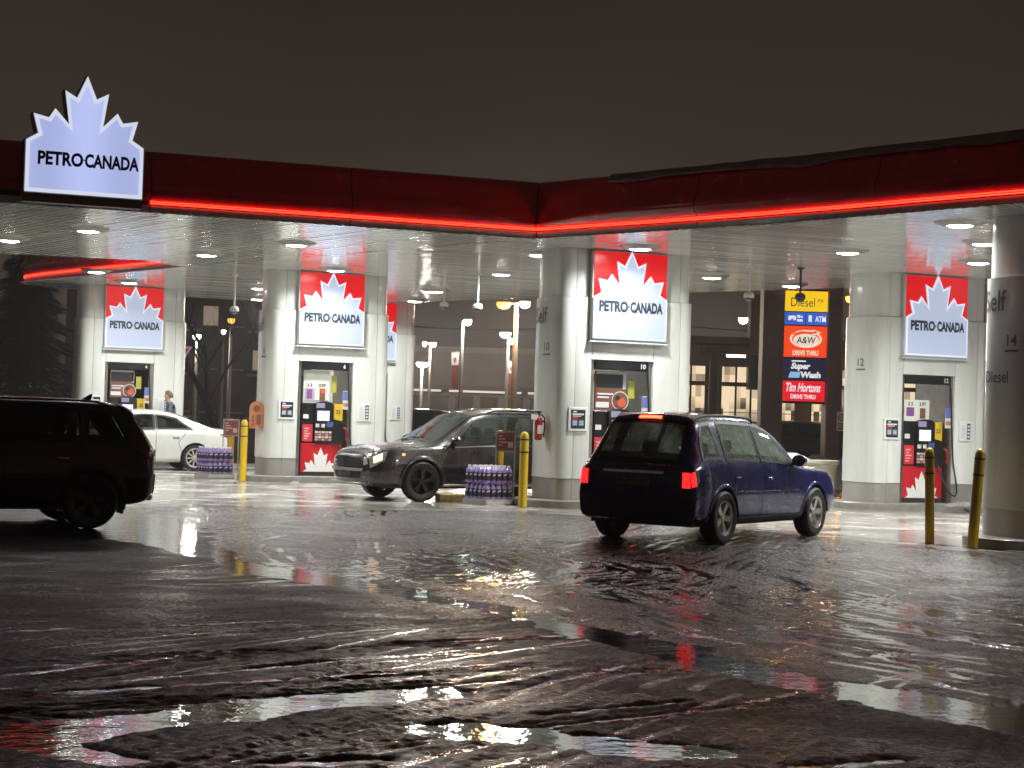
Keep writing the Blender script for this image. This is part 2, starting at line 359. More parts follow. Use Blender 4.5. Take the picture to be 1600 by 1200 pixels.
    # the pad: nearly flat, thin films of water in its dips, a joint along its edge
    pad = .0035 + .0035*fbm(GX*.5, GY*.5, 3, 61) + .0012*fbm(GX*6, GY*6, 2, 62)
    pad -= .010*np.exp(-((sd+.45)/.05)**2)
    h = h*(1-conc) + pad*conc
    lim = np.where(GY > 60, 0, h)
    return h*fade + .012*(1-fade) + slope(GY)
GZ = height()
ny, nx = GX.shape
gm = bpy.data.meshes.new("ground")
idx = np.arange(ny*nx).reshape(ny, nx)
quads = np.stack([idx[:-1,:-1], idx[:-1,1:], idx[1:,1:], idx[1:,:-1]], -1).reshape(-1, 4)
gm.vertices.add(ny*nx); gm.vertices.foreach_set('co', np.stack([GX, GY, GZ], -1).ravel().astype(np.float32))
gm.loops.add(quads.size); gm.loops.foreach_set('vertex_index', quads.ravel().astype(np.int32))
gm.polygons.add(len(quads)); gm.polygons.foreach_set('loop_start', (np.arange(len(quads))*4).astype(np.int32))
gm.polygons.foreach_set('use_smooth', np.ones(len(quads), bool)); gm.update(calc_edges=True)
at = gm.attributes.new('concrete', 'FLOAT', 'POINT'); at.data.foreach_set('value', conc.ravel().astype(np.float32))
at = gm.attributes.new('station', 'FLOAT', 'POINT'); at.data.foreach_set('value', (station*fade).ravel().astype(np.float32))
at = gm.attributes.new('film', 'FLOAT', 'POINT'); at.data.foreach_set('value', (FILM*fade).ravel().astype(np.float32))
at = gm.attributes.new('relief', 'FLOAT', 'POINT'); at.data.foreach_set('value', (GZ-slope(GY)).ravel().astype(np.float32))
go = link("ground", gm); go['kind'] = 'structure'
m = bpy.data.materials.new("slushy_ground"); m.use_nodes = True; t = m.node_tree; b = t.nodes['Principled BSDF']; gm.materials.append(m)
N = t.nodes.new; Lk = t.links.new
geo = N('ShaderNodeNewGeometry'); sp = N('ShaderNodeSeparateXYZ'); Lk(geo.outputs['Position'], sp.inputs[0])
ac = N('ShaderNodeAttribute'); ac.attribute_name = 'concrete'; as_ = N('ShaderNodeAttribute'); as_.attribute_name = 'station'
n1 = N('ShaderNodeTexNoise'); n1.inputs['Scale'].default_value = 36; n1.inputs['Detail'].default_value = 4; n1.inputs['Roughness'].default_value = .62; Lk(geo.outputs['Position'], n1.inputs['Vector'])
n2 = N('ShaderNodeTexNoise'); n2.inputs['Scale'].default_value = 1.1; n2.inputs['Detail'].default_value = 5; Lk(geo.outputs['Position'], n2.inputs['Vector'])
n3 = N('ShaderNodeTexNoise'); n3.inputs['Scale'].default_value = 120; n3.inputs['Detail'].default_value = 3; Lk(geo.outputs['Position'], n3.inputs['Vector'])
ar_ = N('ShaderNodeAttribute'); ar_.attribute_name = 'relief'; mrz = N('ShaderNodeMapRange'); mrz.inputs[1].default_value = .000; mrz.inputs[2].default_value = .024; Lk(ar_.outputs['Fac'], mrz.inputs[0])
ad = N('ShaderNodeMath'); ad.operation = 'MULTIPLY_ADD'; ad.inputs[1].default_value = .5; ad.inputs[2].default_value = -.22; Lk(n1.outputs['Fac'], ad.inputs[0])
ad2 = N('ShaderNodeMath'); ad2.operation = 'ADD'; ad2.use_clamp = True; Lk(mrz.outputs[0], ad2.inputs[0]); Lk(ad.outputs[0], ad2.inputs[1])
rpc = N('ShaderNodeValToRGB'); Lk(ad2.outputs[0], rpc.inputs[0])
ee = rpc.color_ramp.elements; ee[0].color = (.012,.009,.0078,1); ee[1].color = (.095,.076,.066,1); ee[1].position = .95
q = ee.new(.45); q.color = (.022,.0165,.014,1)
rcc = N('ShaderNodeValToRGB'); Lk(n2.outputs['Fac'], rcc.inputs[0]); cc = rcc.color_ramp.elements
cc[0].position = .3; cc[0].color = (.24,.23,.21,1); cc[1].position = .72; cc[1].color = (.42,.405,.375,1)
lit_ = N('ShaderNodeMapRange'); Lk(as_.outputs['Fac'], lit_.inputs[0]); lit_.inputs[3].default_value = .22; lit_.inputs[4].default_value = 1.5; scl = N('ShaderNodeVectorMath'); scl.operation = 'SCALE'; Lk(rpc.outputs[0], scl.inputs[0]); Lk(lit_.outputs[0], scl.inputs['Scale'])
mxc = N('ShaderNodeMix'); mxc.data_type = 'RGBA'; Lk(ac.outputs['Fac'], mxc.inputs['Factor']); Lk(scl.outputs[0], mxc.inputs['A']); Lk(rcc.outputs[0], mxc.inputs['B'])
Lk(mxc.outputs['Result'], b.inputs['Base Color'])
rr = N('ShaderNodeMapRange'); Lk(n1.outputs['Fac'], rr.inputs[0]); rr.inputs[1].default_value = .3; rr.inputs[2].default_value = .7; rr.inputs[3].default_value = .12; rr.inputs[4].default_value = .38
rl_ = N('ShaderNodeMapRange'); Lk(n1.outputs['Fac'], rl_.inputs[0]); rl_.inputs[1].default_value = .3; rl_.inputs[2].default_value = .7; rl_.inputs[3].default_value = .13; rl_.inputs[4].default_value = .40
rw_ = N('ShaderNodeMapRange'); Lk(n2.outputs['Fac'], rw_.inputs[0]); rw_.inputs[1].default_value = .38; rw_.inputs[2].default_value = .62; rw_.inputs[3].default_value = 0.; rw_.inputs[4].default_value = .14; ra_ = N('ShaderNodeMath'); ra_.operation = 'ADD'; Lk(rl_.outputs[0], ra_.inputs[0]); Lk(rw_.outputs[0], ra_.inputs[1])
mxs = N('ShaderNodeMix'); mxs.data_type = 'FLOAT'; Lk(as_.outputs['Fac'], mxs.inputs['Factor']); Lk(ra_.outputs[0], mxs.inputs['A']); Lk(rr.outputs[0], mxs.inputs['B'])
sps = N('ShaderNodeMapRange'); Lk(as_.outputs['Fac'], sps.inputs[0]); sps.inputs[3].default_value = .13; sps.inputs[4].default_value = .6; SPS = sps
rc2 = N('ShaderNodeMapRange'); Lk(n2.outputs['Fac'], rc2.inputs[0]); rc2.inputs[1].default_value = .35; rc2.inputs[2].default_value = .65; rc2.inputs[3].default_value = .07; rc2.inputs[4].default_value = .30
mxr = N('ShaderNodeMix'); mxr.data_type = 'FLOAT'; Lk(ac.outputs['Fac'], mxr.inputs['Factor']); Lk(mxs.outputs['Result'], mxr.inputs['A']); Lk(rc2.outputs[0], mxr.inputs['B'])
af_ = N('ShaderNodeAttribute'); af_.attribute_name = 'film'; nf_ = N('ShaderNodeMath'); nf_.operation = 'MULTIPLY_ADD'; nf_.inputs[1].default_value = .9; nf_.inputs[2].default_value = -.45; Lk(n1.outputs['Fac'], nf_.inputs[0])
fa_ = N('ShaderNodeMath'); fa_.operation = 'ADD'; Lk(af_.outputs['Fac'], fa_.inputs[0]); Lk(nf_.outputs[0], fa_.inputs[1]); fm_ = N('ShaderNodeMapRange'); fm_.inputs[1].default_value = .35; fm_.inputs[2].default_value = .62; Lk(fa_.outputs[0], fm_.inputs[0])
mxf = N('ShaderNodeMix'); mxf.data_type = 'FLOAT'; Lk(fm_.outputs[0], mxf.inputs['Factor']); Lk(mxr.outputs['Result'], mxf.inputs['A']); mxf.inputs['B'].default_value = .05
Lk(mxf.outputs['Result'], b.inputs['Roughness']); b.inputs['Specular IOR Level'].default_value = .5
mxp = N('ShaderNodeMix'); mxp.data_type = 'FLOAT'; Lk(fm_.outputs[0], mxp.inputs['Factor']); Lk(SPS.outputs[0], mxp.inputs['A']); mxp.inputs['B'].default_value = .9; Lk(mxp.outputs['Result'], b.inputs['Specular IOR Level'])
bp1 = N('ShaderNodeBump'); bp1.inputs['Strength'].default_value = 1.0
bd = N('ShaderNodeMapRange'); Lk(ac.outputs['Fac'], bd.inputs[0]); bd.inputs[3].default_value = .016; bd.inputs[4].default_value = .0009; bm2 = N('ShaderNodeMapRange'); Lk(n2.outputs['Fac'], bm2.inputs[0]); bm2.inputs[1].default_value = .36; bm2.inputs[2].default_value = .62; bm2.inputs[3].default_value = .35; bm2.inputs[4].default_value = 1.25; bml = N('ShaderNodeMath'); bml.operation = 'MULTIPLY'; Lk(bd.outputs[0], bml.inputs[0]); Lk(bm2.outputs[0], bml.inputs[1]); mxd = N('ShaderNodeMix'); mxd.data_type = 'FLOAT'; Lk(fm_.outputs[0], mxd.inputs['Factor']); Lk(bml.outputs[0], mxd.inputs['A']); mxd.inputs['B'].default_value = .0007; Lk(mxd.outputs['Result'], bp1.inputs['Distance'])
sm = N('ShaderNodeMath'); sm.operation = 'MULTIPLY_ADD'; sm.inputs[1].default_value = .35; Lk(n3.outputs['Fac'], sm.inputs[0]); Lk(n1.outputs['Fac'], sm.inputs[2])
Lk(sm.outputs[0], bp1.inputs['Height']); Lk(bp1.outputs[0], b.inputs['Normal'])

# puddle water: one level sheet, seen wherever the ground dips below it
wm_ = pm("puddle_water", (.012,.010,.009), rough=.05, spec=1.0); t = wm_.node_tree; b = t.nodes['Principled BSDF']
g2 = t.nodes.new('ShaderNodeNewGeometry'); nn = t.nodes.new('ShaderNodeTexNoise'); nn.inputs['Scale'].default_value = 4.2; nn.inputs['Detail'].default_value = 4; nn.inputs['Roughness'].default_value = .6
bpw = t.nodes.new('ShaderNodeBump'); bpw.inputs['Strength'].default_value = 1; bpw.inputs['Distance'].default_value = .0062
t.links.new(g2.outputs['Position'], nn.inputs['Vector']); t.links.new(nn.outputs['Fac'], bpw.inputs['Height']); t.links.new(bpw.outputs[0], b.inputs['Normal'])
wo_ = MB().loft([[(x, y, float(slope(y))) for x in (-17, 17)] for y in np.concatenate([np.arange(3, 22, .4), [30, 50]])], closed=False).build("puddle_water", wm_, smooth=0); wo_['kind'] = 'structure'
def gz(x, y):
    i = min(max(np.searchsorted(gy, y), 1), ny-1); j = min(max(np.searchsorted(gx, x), 1), nx-1)
    return float(GZ[i-1:i+1, j-1:j+1].mean())

# ------------------------------------------------------------------ canopy
red_clad = pm("red_fascia", (.62,.013,.022), rough=.2, coat=.8, noise=.3, nscale=2.5, rnoise=.1)
white_lip = pm("white_lip", (.62,.60,.57), rough=.35, noise=.25, nscale=3)
soffit_m = pm("soffit_metal", (.80,.80,.77), rough=.16, spec=.9, coat=.6, coat_rough=.07, noise=.12, nscale=1.2)
roof_m = pm("roof_deck", (.05,.045,.045), rough=.7)
neon_m = em("neon_red", (1.,.026,.012), 7.0)
snow_m = pm("old_snow", (.26,.235,.225), rough=.65, noise=.35, nscale=5, bump=.02, bscale=18)
steel = pm("stainless", (.46,.44,.42), rough=.32, metal=.55, noise=.12, nscale=2, rnoise=.08)
dark_metal = pm("dark_metal", (.03,.03,.032), rough=.4, noise=.2)
blackp = pm("black_plastic", (.012,.012,.013), rough=.3, noise=.3)
chrome = pm("chrome", (.7,.7,.7), rough=.1, metal=1.)

def rounded(P, keep, it=2):
    P = [tuple(p) for p in P]
    for _ in range(it):
        Q = []; n = len(P)
        for i in range(n):
            a, b, c = P[i-1], P[i], P[(i+1) % n]
            if b in keep: Q.append(b); continue
            ang = abs((math.atan2(c[1]-b[1], c[0]-b[0])-math.atan2(b[1]-a[1], b[0]-a[0])+math.pi) % (2*math.pi)-math.pi)
            if ang < .05: Q.append(b); continue
            Q.append(tuple(.25*np.array(a)+.75*np.array(b))); Q.append(tuple(.25*np.array(c)+.75*np.array(b)))
        P = Q
    return P
OUT = rounded(CANOPY, {NOTCH, NOTCH2})
if sum(OUT[i-1][0]*OUT[i][1]-OUT[i][0]*OUT[i-1][1] for i in range(len(OUT))) < 0: OUT = OUT[::-1]
# walk round the outline in short steps
def walk(P, step=.35):
    out = []
    for i in range(len(P)):
        a, b = np.array(P[i]), np.array(P[(i+1) % len(P)]); n = max(1, int(np.linalg.norm(b-a)/step))
        out += [tuple(a+(b-a)*q/n) for q in range(n)]
    return out
RIM = walk(OUT); NR = len(RIM)
MIT = []
for i in range(NR):
    a, b, c = np.array(RIM[i-1]), np.array(RIM[i]), np.array(RIM[(i+1) % NR])
    d1 = (b-a)/np.linalg.norm(b-a); d2 = (c-b)/np.linalg.norm(c-b)
    n1_ = np.array([d1[1], -d1[0]]); n2_ = np.array([d2[1], -d2[0]]); bi = n1_+n2_; bi /= np.linalg.norm(bi)
    MIT.append(bi/max(.35, bi.dot(n1_)))
ARC = np.cumsum([0]+[np.hypot(RIM[(i+1) % NR][0]-RIM[i][0], RIM[(i+1) % NR][1]-RIM[i][1]) for i in range(NR)])
def rimpt(i, o, z): i %= NR; return (RIM[i][0]+MIT[i][0]*o, RIM[i][1]+MIT[i][1]*o, z)
def bulge(i):
    p = RIM[i % NR]; d = min(math.hypot(p[0]-NOTCH[0], p[1]-NOTCH[1]), math.hypot(p[0]-NOTCH2[0], p[1]-NOTCH2[1]))
    return float(sstep(0, 1.9, np.array(d)))**.6
def fprof(k):
    return [(-.03,4.805),(0.0,4.807),(.02+.05*k,4.828+.05*k),(.02+.085*k,4.845+.14*k),(.02+.06*k,4.85+.235*k),(.015+.03*k,4.86+.26*k),(.005,5.20),(-.03,5.40),(-.08,5.54),(-.14,5.58),(-.30,5.59)]
LPROF = [(-.50,4.606),(-.30,4.602),(-.14,4.607),(-.04,4.640),(-.005,4.69),(-.015,4.722),(-.06,4.726)]
canopy = thing("canopy", "long white-soffited forecourt canopy with a curved red fascia and red neon line", "canopy", (0,0,0))
def sweep(i0, i1, prof, name, mat, smooth=40):
    rings = [[rimpt(i, o, z) for o, z in (prof(bulge(i)) if callable(prof) else prof)] for i in range(i0, i1+1)]
    # a hair's gap at each end of a panel
    def mixp(a, b, f): return [tuple(np.array(p)*(1-f)+np.array(q)*f) for p, q in zip(a, b)]
    if len(rings) > 1: rings[0] = mixp(rings[0], rings[1], .02); rings[-1] = mixp(rings[-1], rings[-2], .02)
    mb = MB().loft(rings, closed=False); o = mb.build(name, mat, canopy, smooth)
    return o
inot = RIM.index(NOTCH); inot2 = RIM.index(NOTCH2)
def panels(i0, i1, L=3.2):
    cuts = [i0]; last = ARC[i0]
    for i in range(i0+1, i1):
        if ARC[i]-last >= L and ARC[i1]-ARC[i] > L*.5: cuts.append(i); last = ARC[i]
    return cuts+[i1]
a_, b_ = sorted((inot, inot2))
for seg in (panels(0, a_), panels(a_, b_), panels(b_, NR)):
    for c0, c1 in zip(seg[:-1], seg[1:]):
        if c1 > c0:
            sweep(c0, c1, fprof, "fascia_panel", red_clad); sweep(c0, c1, LPROF, "fascia_lip", white_lip)
RPROF = [(-.02,4.806),(-.055,4.804),(-.055,4.727)]; recess_m = pm("neon_recess", (.035,.008,.008), rough=.6)
for i0_, i1_ in ((0, a_), (a_, b_), (b_, NR)): sweep(i0_, i1_, RPROF, "neon_recess", recess_m)
# neon: two glass tubes in the recess, in lengths, left out where the leaf sign stands
def near_sign(i):
    p = RIM[i % NR]; return -8.1 < p[0] < -5.8 and p[1] < 29
neon_runs = []
for seg in (panels(0, a_, 1.9), panels(a_, b_, 1.9), panels(b_, NR, 1.9)):
    for c0, c1 in zip(seg[:-1], seg[1:]):
        ids = [i for i in range(c0, c1+1) if not near_sign(i)]
        if len(ids) < 2: continue
        mb = MB()
        for z in (4.750, 4.781): mb.tube([Vector(rimpt(i, .0, z)) for i in ids], .0095, 6)
        mb.build("neon_tube", neon_m, canopy)
# roof deck
mb = MB(); mb.add([rimpt(i, -.28, 5.585) for i in range(NR)], [tuple(range(NR))]); mb.build("roof_deck", roof_m, canopy, smooth=0)
# soffit planks: narrow convex metal strips, joined per area
def planks(poly, ang, name, pitch=.17):
    c, s = math.cos(ang), math.sin(ang); Pv = np.array(poly); A = Pv@np.array([c, s]); B = Pv@np.array([-s, c])
    mb = MB(); n = len(poly); rnd = random.Random(3)
    for k in range(int((B.max()-B.min())/pitch)):
        b0 = B.min()+k*pitch; bm_ = b0+pitch/2; xs = []
        for i in range(n):
            b1_, b2_ = B[i], B[(i+1) % n]
            if (b1_ > bm_) != (b2_ > bm_): xs.append(A[i]+(A[(i+1) % n]-A[i])*(bm_-b1_)/(b2_-b1_))
        xs.sort()
        for x0, x1 in zip(xs[::2], xs[1::2]):
            til = rnd.uniform(-.0012,.0012)
            m_ = max(1, int((x1-x0)/4)); rows = []
            for q in range(m_+1):
                x = x0+(x1-x0)*q/m_; w_ = .0010*math.sin(x*1.7+k)
                rows.append([(x*c-bb*s, x*s+bb*c, SOF+zz) for bb, zz in ((b0+.004,.016),(b0+.010,.003+w_),(b0+pitch*.5,0+til+w_),(b0+pitch-.010,.003-til+w_),(b0+pitch-.004,.016))])
            mb.loft(rows, closed=False)
    o = mb.build(name, soffit_m, canopy, smooth=60); o['kind'] = 'stuff'; return o
planks(MAINPOLY, KA, "soffit_planks"); planks(WINGPOLY, R(-55), "soffit_planks")
mb = MB(); mb.add([rimpt(i, -.40, 4.64) for i in range(NR)], [tuple(range(NR))]); mb.build("soffit_backing", pm("soffit_gap", (.10,.10,.10), rough=.6), canopy, smooth=0)
# old snow lying along the top of the right-hand edge
mb = MB(); rings = []
ri = [i for i in range(NR) if RIM[i][0] > 1.1 and RIM[i][1] < 29.4 and RIM[i][0]-RIM[i][1] > -28.6+0 and RIM[i][0] < 9.6]
ri.sort(key=lambda i: RIM[i][0])
for q, i in enumerate(ri):
    w_ = .0+.07*random.random()*math.sin(q*.37+1)**2; hgt = .0+.022*random.random()
    rings.append([rimpt(i, -.012, 5.475-w_), rimpt(i, .0, 5.50-w_*.3), rimpt(i, -.05, 5.55), rimpt(i, -.12, 5.60+hgt), rimpt(i, -.5, 5.62+hgt), rimpt(i, -.9, 5.58)])
if len(rings) > 2: mb.loft(rings, closed=False).build("snow_edge", snow_m, canopy, smooth=70)

# ------------------------------------------------------------------ leaf outline (unit width, base at z = 0)
LEAF = [(-.5,0),(-.5,.555),(-.40,.62),(-.445,.803),(-.315,.78),(-.265,.87),(-.155,.72),(-.2,1.045),(-.09,.985),(0,1.19),(.09,.985),(.2,1.045),(.155,.72),(.265,.87),(.315,.78),(.445,.803),(.40,.62),(.5,.555),(.5,0)]
def inset(P, d):
    out = []; n = len(P); A = sum(P[i-1][0]*P[i][1]-P[i][0]*P[i-1][1] for i in range(n)); sg = 1 if A > 0 else -1
    for i in range(n):
        a, b, c = map(np.array, (P[i-1], P[i], P[(i+1) % n])); d1 = (b-a)/np.linalg.norm(b-a); d2 = (c-b)/np.linalg.norm(c-b)
        n1 = sg*np.array([-d1[1], d1[0]]); n2 = sg*np.array([-d2[1], d2[0]]); bi = n1+n2; bi /= max(1e-6, np.linalg.norm(bi))
        out.append(tuple(b+bi*min(d/max(.4, bi.dot(n1)), 2.2*d)))
    return out
def leaf(w, low=0.): return [(x*w, (z-(low if z > .3 else 0))*w) for x, z in LEAF]
def ringface(outer, inner, y0, y1):
    n = len(outer); v = [(x, y0, z) for x, z in outer]+[(x, y1, z) for x, z in inner]
    return v, [(i, (i+1) % n, n+(i+1) % n, n+i) for i in range(n)]

leaf_face = pm("sign_leaf_lit", (.20,.22,.26), rough=.35, emit=(.56,.65,.88), es=.68)
leaf_rim = pm("sign_rim_lit", (.30,.31,.33), rough=.35, emit=(.76,.80,.92), es=.88)
red_lit = pm("sign_red_lit", (.40,.003,.006), rough=.25, emit=(.80,.003,.008), es=.72)
letter_m = pm("lettering_dark", (.016,.022,.035), rough=.45)
letter_g = pm("lettering_grey", (.10,.095,.09), rough=.5)
letter_w = pm("lettering_white", (.78,.78,.76), rough=.5)
# roof sign: a lit leaf box standing on the fascia
edge = np.array([-.93,-.36]); SA = math.atan2(.36,.93)
sp_ = (-6.62, 27.28)
sign = thing("leaf_sign", "big lit white maple-leaf sign standing on the canopy's edge against the sky", "sign", (sp_[0], sp_[1], 4.76), SA)
LW = 1.76; LP = leaf(LW, .135)
RZ = {.555:.445, .62:.508, .803:.676, .78:.648, .87:.732, .72:.602, 1.045:.895, .985:.838, 1.19:1.035}
LP = [(x*LW*(1 if abs(x) > .21 or x == 0 else .93), RZ.get(z, 0)*LW) for x, z in LEAF]
MB().prism(inset(LP, -.014), .03, .36, 'y').build("cabinet", pm("sign_return", (.025,.022,.022), rough=.4), sign, smooth=0)
MB().prism(inset(LP, -.010), .0, .03, 'y').build("trim_cap", pm("sign_trim", (.33,.35,.38), rough=.35), sign, smooth=0)
v, f = ringface(LP, inset(LP, .055), -.012, -.03); MB().add(v, f).build("rim", leaf_rim, sign, smooth=0)
fm = em("roof_leaf_lit", (.50,.57,.95), .92)
t = fm.node_tree; b = t.nodes['Principled BSDF']; c = t.nodes.new('ShaderNodeTexCoord'); s_ = t.nodes.new('ShaderNodeSeparateXYZ'); t.links.new(c.outputs['Object'], s_.inputs[0])
wv = t.nodes.new('ShaderNodeMath'); wv.operation = 'MULTIPLY'; wv.inputs[1].default_value = 5.2; t.links.new(s_.outputs['X'], wv.inputs[0])
sn = t.nodes.new('ShaderNodeMath'); sn.operation = 'COSINE'; t.links.new(wv.outputs[0], sn.inputs[0])
ml = t.nodes.new('ShaderNodeMapRange'); ml.inputs[1].default_value = -1; ml.inputs[2].default_value = 1; ml.inputs[3].default_value = .78; ml.inputs[4].default_value = .98; t.links.new(sn.outputs[0], ml.inputs[0])
t.links.new(ml.outputs[0], b.inputs['Emission Strength'])             # fluorescent tubes behind the face
MB().prism(inset(LP, .05), -.026, -.004, 'y').build("leaf_face", fm, sign, smooth=0)
mb = MB()

mb = put_text(MB(), "PETRO", -.036, w=.675, h=.215, x=-.365, z=.525, bold=.04); mb = put_text(mb, "CANADA", -.036, w=.82, h=.215, x=.405, z=.525, bold=.04)
mb.add([(-.022,-.036,.51),(.0,-.036,.53),(-.022,-.036,.55)], [(0,1,2)])
mb.build("lettering", pm("lettering_navy", (.006,.010,.03), rough=.4), sign, smooth=0)
MB().box(-.9, .9, .08, .30, -.14, .03).build("base_rail", pm("rail_brown", (.16,.11,.09), rough=.5), sign)

# ------------------------------------------------------------------ pump kiosks
clad = pm("white_cladding", (.70,.71,.68), rough=.22, coat=.35, coat_rough=.08, noise=.17, nscale=2.2, rnoise=.08, streak=True)
jamb_m = pm("niche_steel", (.36,.35,.33), rough=.3, metal=.9, noise=.2)
def half_end(x, r, n=28):
    """rounded end of a kiosk: a squarish half ellipse reaching .35 m beyond x"""
    d = r-.25; out = []
    for q in range(n+1):
        a = math.pi*q/n; s, c = math.sin(a), math.cos(a); out.append((x-d*abs(s)**.62, -r*math.copysign(abs(c)**.62, c)))
    return out
def kiosk():
    k = thing("pump_kiosk", "", "kiosk")
    RL, RU, xe = .60, .555, 1.05
    for sgn, xj in ((-1, -.73), (1, .52)):
        e = half_end(-xe, RL); e2 = half_end(-xe, RU); eb = half_end(-xe, .585)
        mir = (lambda P: P if sgn < 0 else [(-x, y) for x, y in P][::-1])
        MB().prism(mir(e), .525, 3.742, 'z').build("end_panel", clad, k, 35)
        MB().prism(mir(e2), 3.75, SOF+.03, 'z').build("end_panel", clad, k, 35)
        MB().prism(mir(eb), .15, .52, 'z').build("base_trim", steel, k, 35)
        x0, x1 = (-xe+.006, xj) if sgn < 0 else (xj, xe-.006)
        MB().rbox(x0, x1, -RL, RL, .525, 3.742, .008).build("side_panel", clad, k)
        MB().box(x0, x1, -.585, .585, .15, .52).build("base_trim", steel, k)
    MB().rbox(-xe+.006, xe-.006, -RU, RU, 3.75, SOF+.03, .006).build("lintel_panel", clad, k)
    MB().rbox(-.73+.006, .52-.006, -RL, RL, 2.645, 3.742, .008).build("lintel_panel", clad, k)
    MB().box(-.724, -.645, -.54, .54, .15, 2.64).build("niche_jamb", jamb_m, k)
    MB().box(.435, .514, -.54, .54, .15, 2.64).build("niche_jamb", jamb_m, k)
    MB().rbox(-.645, .435, -.585, -.35, 2.47, 2.642, .02).build("niche_header", blackp, k)
    # sign
    sx0, sx1, cx = -.805, .705, -.05
    MB().rbox(sx0, sx1, -.70, -.602, 2.985, 4.585, .01).build("sign_box", pm("sign_box_grey", (.55,.56,.56), rough=.3), k)
    rp_ = MB().box(sx0+.025, sx1-.025, -.712, -.70, 3.03, 4.565).build("sign_panel", red_lit, k)
    lp = [(x+cx, z+3.03) for x, z in leaf(1.475, 0)]; lp = [(x, 3.015+(z-3.03)*.902) for x, z in lp]
    MB().prism(lp, -.735, -.705, 'y').build("leaf_face", leaf_face, k, 0)
    v, f = ringface(lp, inset(lp, .035), -.736, -.748); MB().add(v, f).build("leaf_rim", leaf_rim, k, 0)
    mb = put_text(MB(), "PETRO", -.742, w=.575, h=.20, x=cx-.345, z=3.60, bold=.05); put_text(mb, "CANADA", -.742, w=.655, h=.20, x=cx+.318, z=3.60, bold=.05)
    mb.add([(cx-.052,-.742,3.575),(cx-.018,-.742,3.60),(cx-.052,-.742,3.625)], [(0,1,2)])
    mb.build("lettering", letter_m, k, 0)
    MB().box(sx0-.03, sx1+.03, -.72, -.60, 2.955, 2.98).build("sign_ledge", pm("sign_box_grey"), k)
    # framed notices
    for nm, x0, x1, z0, z1 in (("notice_frame", -1.16, -.79, 1.37, 1.79), ("notice_frame", .62, .94, 1.37, 1.77)):
        fr = MB().rbox(x0, x1, -.628, -.598, z0, z1, .008).build(nm, pm("frame_white", (.72,.72,.71), rough=.35), k)
        mb = MB(); i0, i1, j0, j1 = x0+.045, x1-.045, z0+.045, z1-.045; y = -.632
        def q(mi, a, b, c, d, yy=y):
            mb.mat(mi); mb.add([(i0+(i1-i0)*a, yy, j0+(j1-j0)*c), (i0+(i1-i0)*b, yy, j0+(j1-j0)*c), (i0+(i1-i0)*b, yy, j0+(j1-j0)*d), (i0+(i1-i0)*a, yy, j0+(j1-j0)*d)], [(0,1,2,3)])
        if x0 < 0:
            q(0,0,1,0,1); q(1,.1,.9,.72,.80,y-.002); q(2,.08,.5,.5,.62,y-.002); q(3,.1,.9,.14,.46,y-.002); q(1,.15,.4,.86,.93,y-.002); q(1,.12,.7,.64,.68,y-.002); q(0,.45,.55,.14,.46,y-.003)
            for r_ in range(3): q(1,.13,.40,.20+.08*r_,.235+.08*r_,y-.004); q(1,.6,.86,.20+.08*r_,.235+.08*r_,y-.004)
        else:
            q(1,0,.62,0,1); q(4,.64,1,0,1)
            for r_ in range(4): q(1,.70,.94,.1+.22*r_,.22+.22*r_,y-.002)
            for r_ in range(7): q(5,.06,.34+.2*((r_*37) % 3)/3,.1+.115*r_,.13+.115*r_,y-.002)
        mb.build("notice", [pm("notice_dark", (.02,.025,.03), rough=.3), pm("notice_white", (.7,.7,.7), rough=.4), pm("notice_red", (.5,.03,.03), rough=.4), pm("notice_blue", (.13,.24,.32), rough=.4), pm("notice_navy", (.03,.05,.12), rough=.4), pm("notice_grey", (.35,.36,.38), rough=.5)], fr, 0)
    return k
def end_curve(r=.604, xe=1.05):
    P = np.array(half_end(xe, r, 80)); P[:,0] = P[:,0]-2*xe+0 if False else P[:,0]
    P = np.array([(x-2*0, y) for x, y in half_end(-xe, r, 80)]); L_ = np.concatenate([[0], np.cumsum(np.hypot(*np.diff(P, axis=0).T))]); return P, L_
def wrap_text(k, s, s0, s1, z, h, name="lettering", bold=.015):
    """text laid round the left end; s0, s1: metres along the end from where the flat front stops (right end, left end of the word)"""
    P, L_ = end_curve(); V, F = text_geo(s, w=s1-s0, h=h, x=0, z=z, bold=bold); V2 = []
    for x, y, zz in V:
        q = (s0+s1)/2-x; V2.append((float(np.interp(q, L_, P[:,0])), float(np.interp(q, L_, P[:,1])), zz))
    return MB().add(V2, F).build(name, letter_g, k, 0)
def number_header(k, n):
    mb = put_text(MB(), n, -.588, h=.085, x=.32, z=2.555, bold=.02); mb.build("pump_number", letter_w, k, 0)
def end_marks(k, n, extra=None):
    if n != "12": wrap_text(k, "Self", .70+(.12 if n == "14" else 0), 1.22+(.12 if n == "14" else 0), 3.42, .30)
    wrap_text(k, n, .58, .58+.10*len(n), 2.86, .15)
    P, L_ = end_curve(); mb = MB()
    for a in range(8):
        q0, q1 = .54+.28*a/8, .54+.28*(a+1)/8
        A = [(float(np.interp(q, L_, P[:,0])), float(np.interp(q, L_, P[:,1]))) for q in (q0, q1)]
        mb.add([(*A[0], 2.70), (*A[1], 2.70), (*A[1], 2.73), (*A[0], 2.73)], [(0,1,2,3)])
    mb.build("arrow", letter_g, k, 0)
    if extra: wrap_text(k, extra, .74, 1.26, 2.36, .17)
k0 = kiosk()
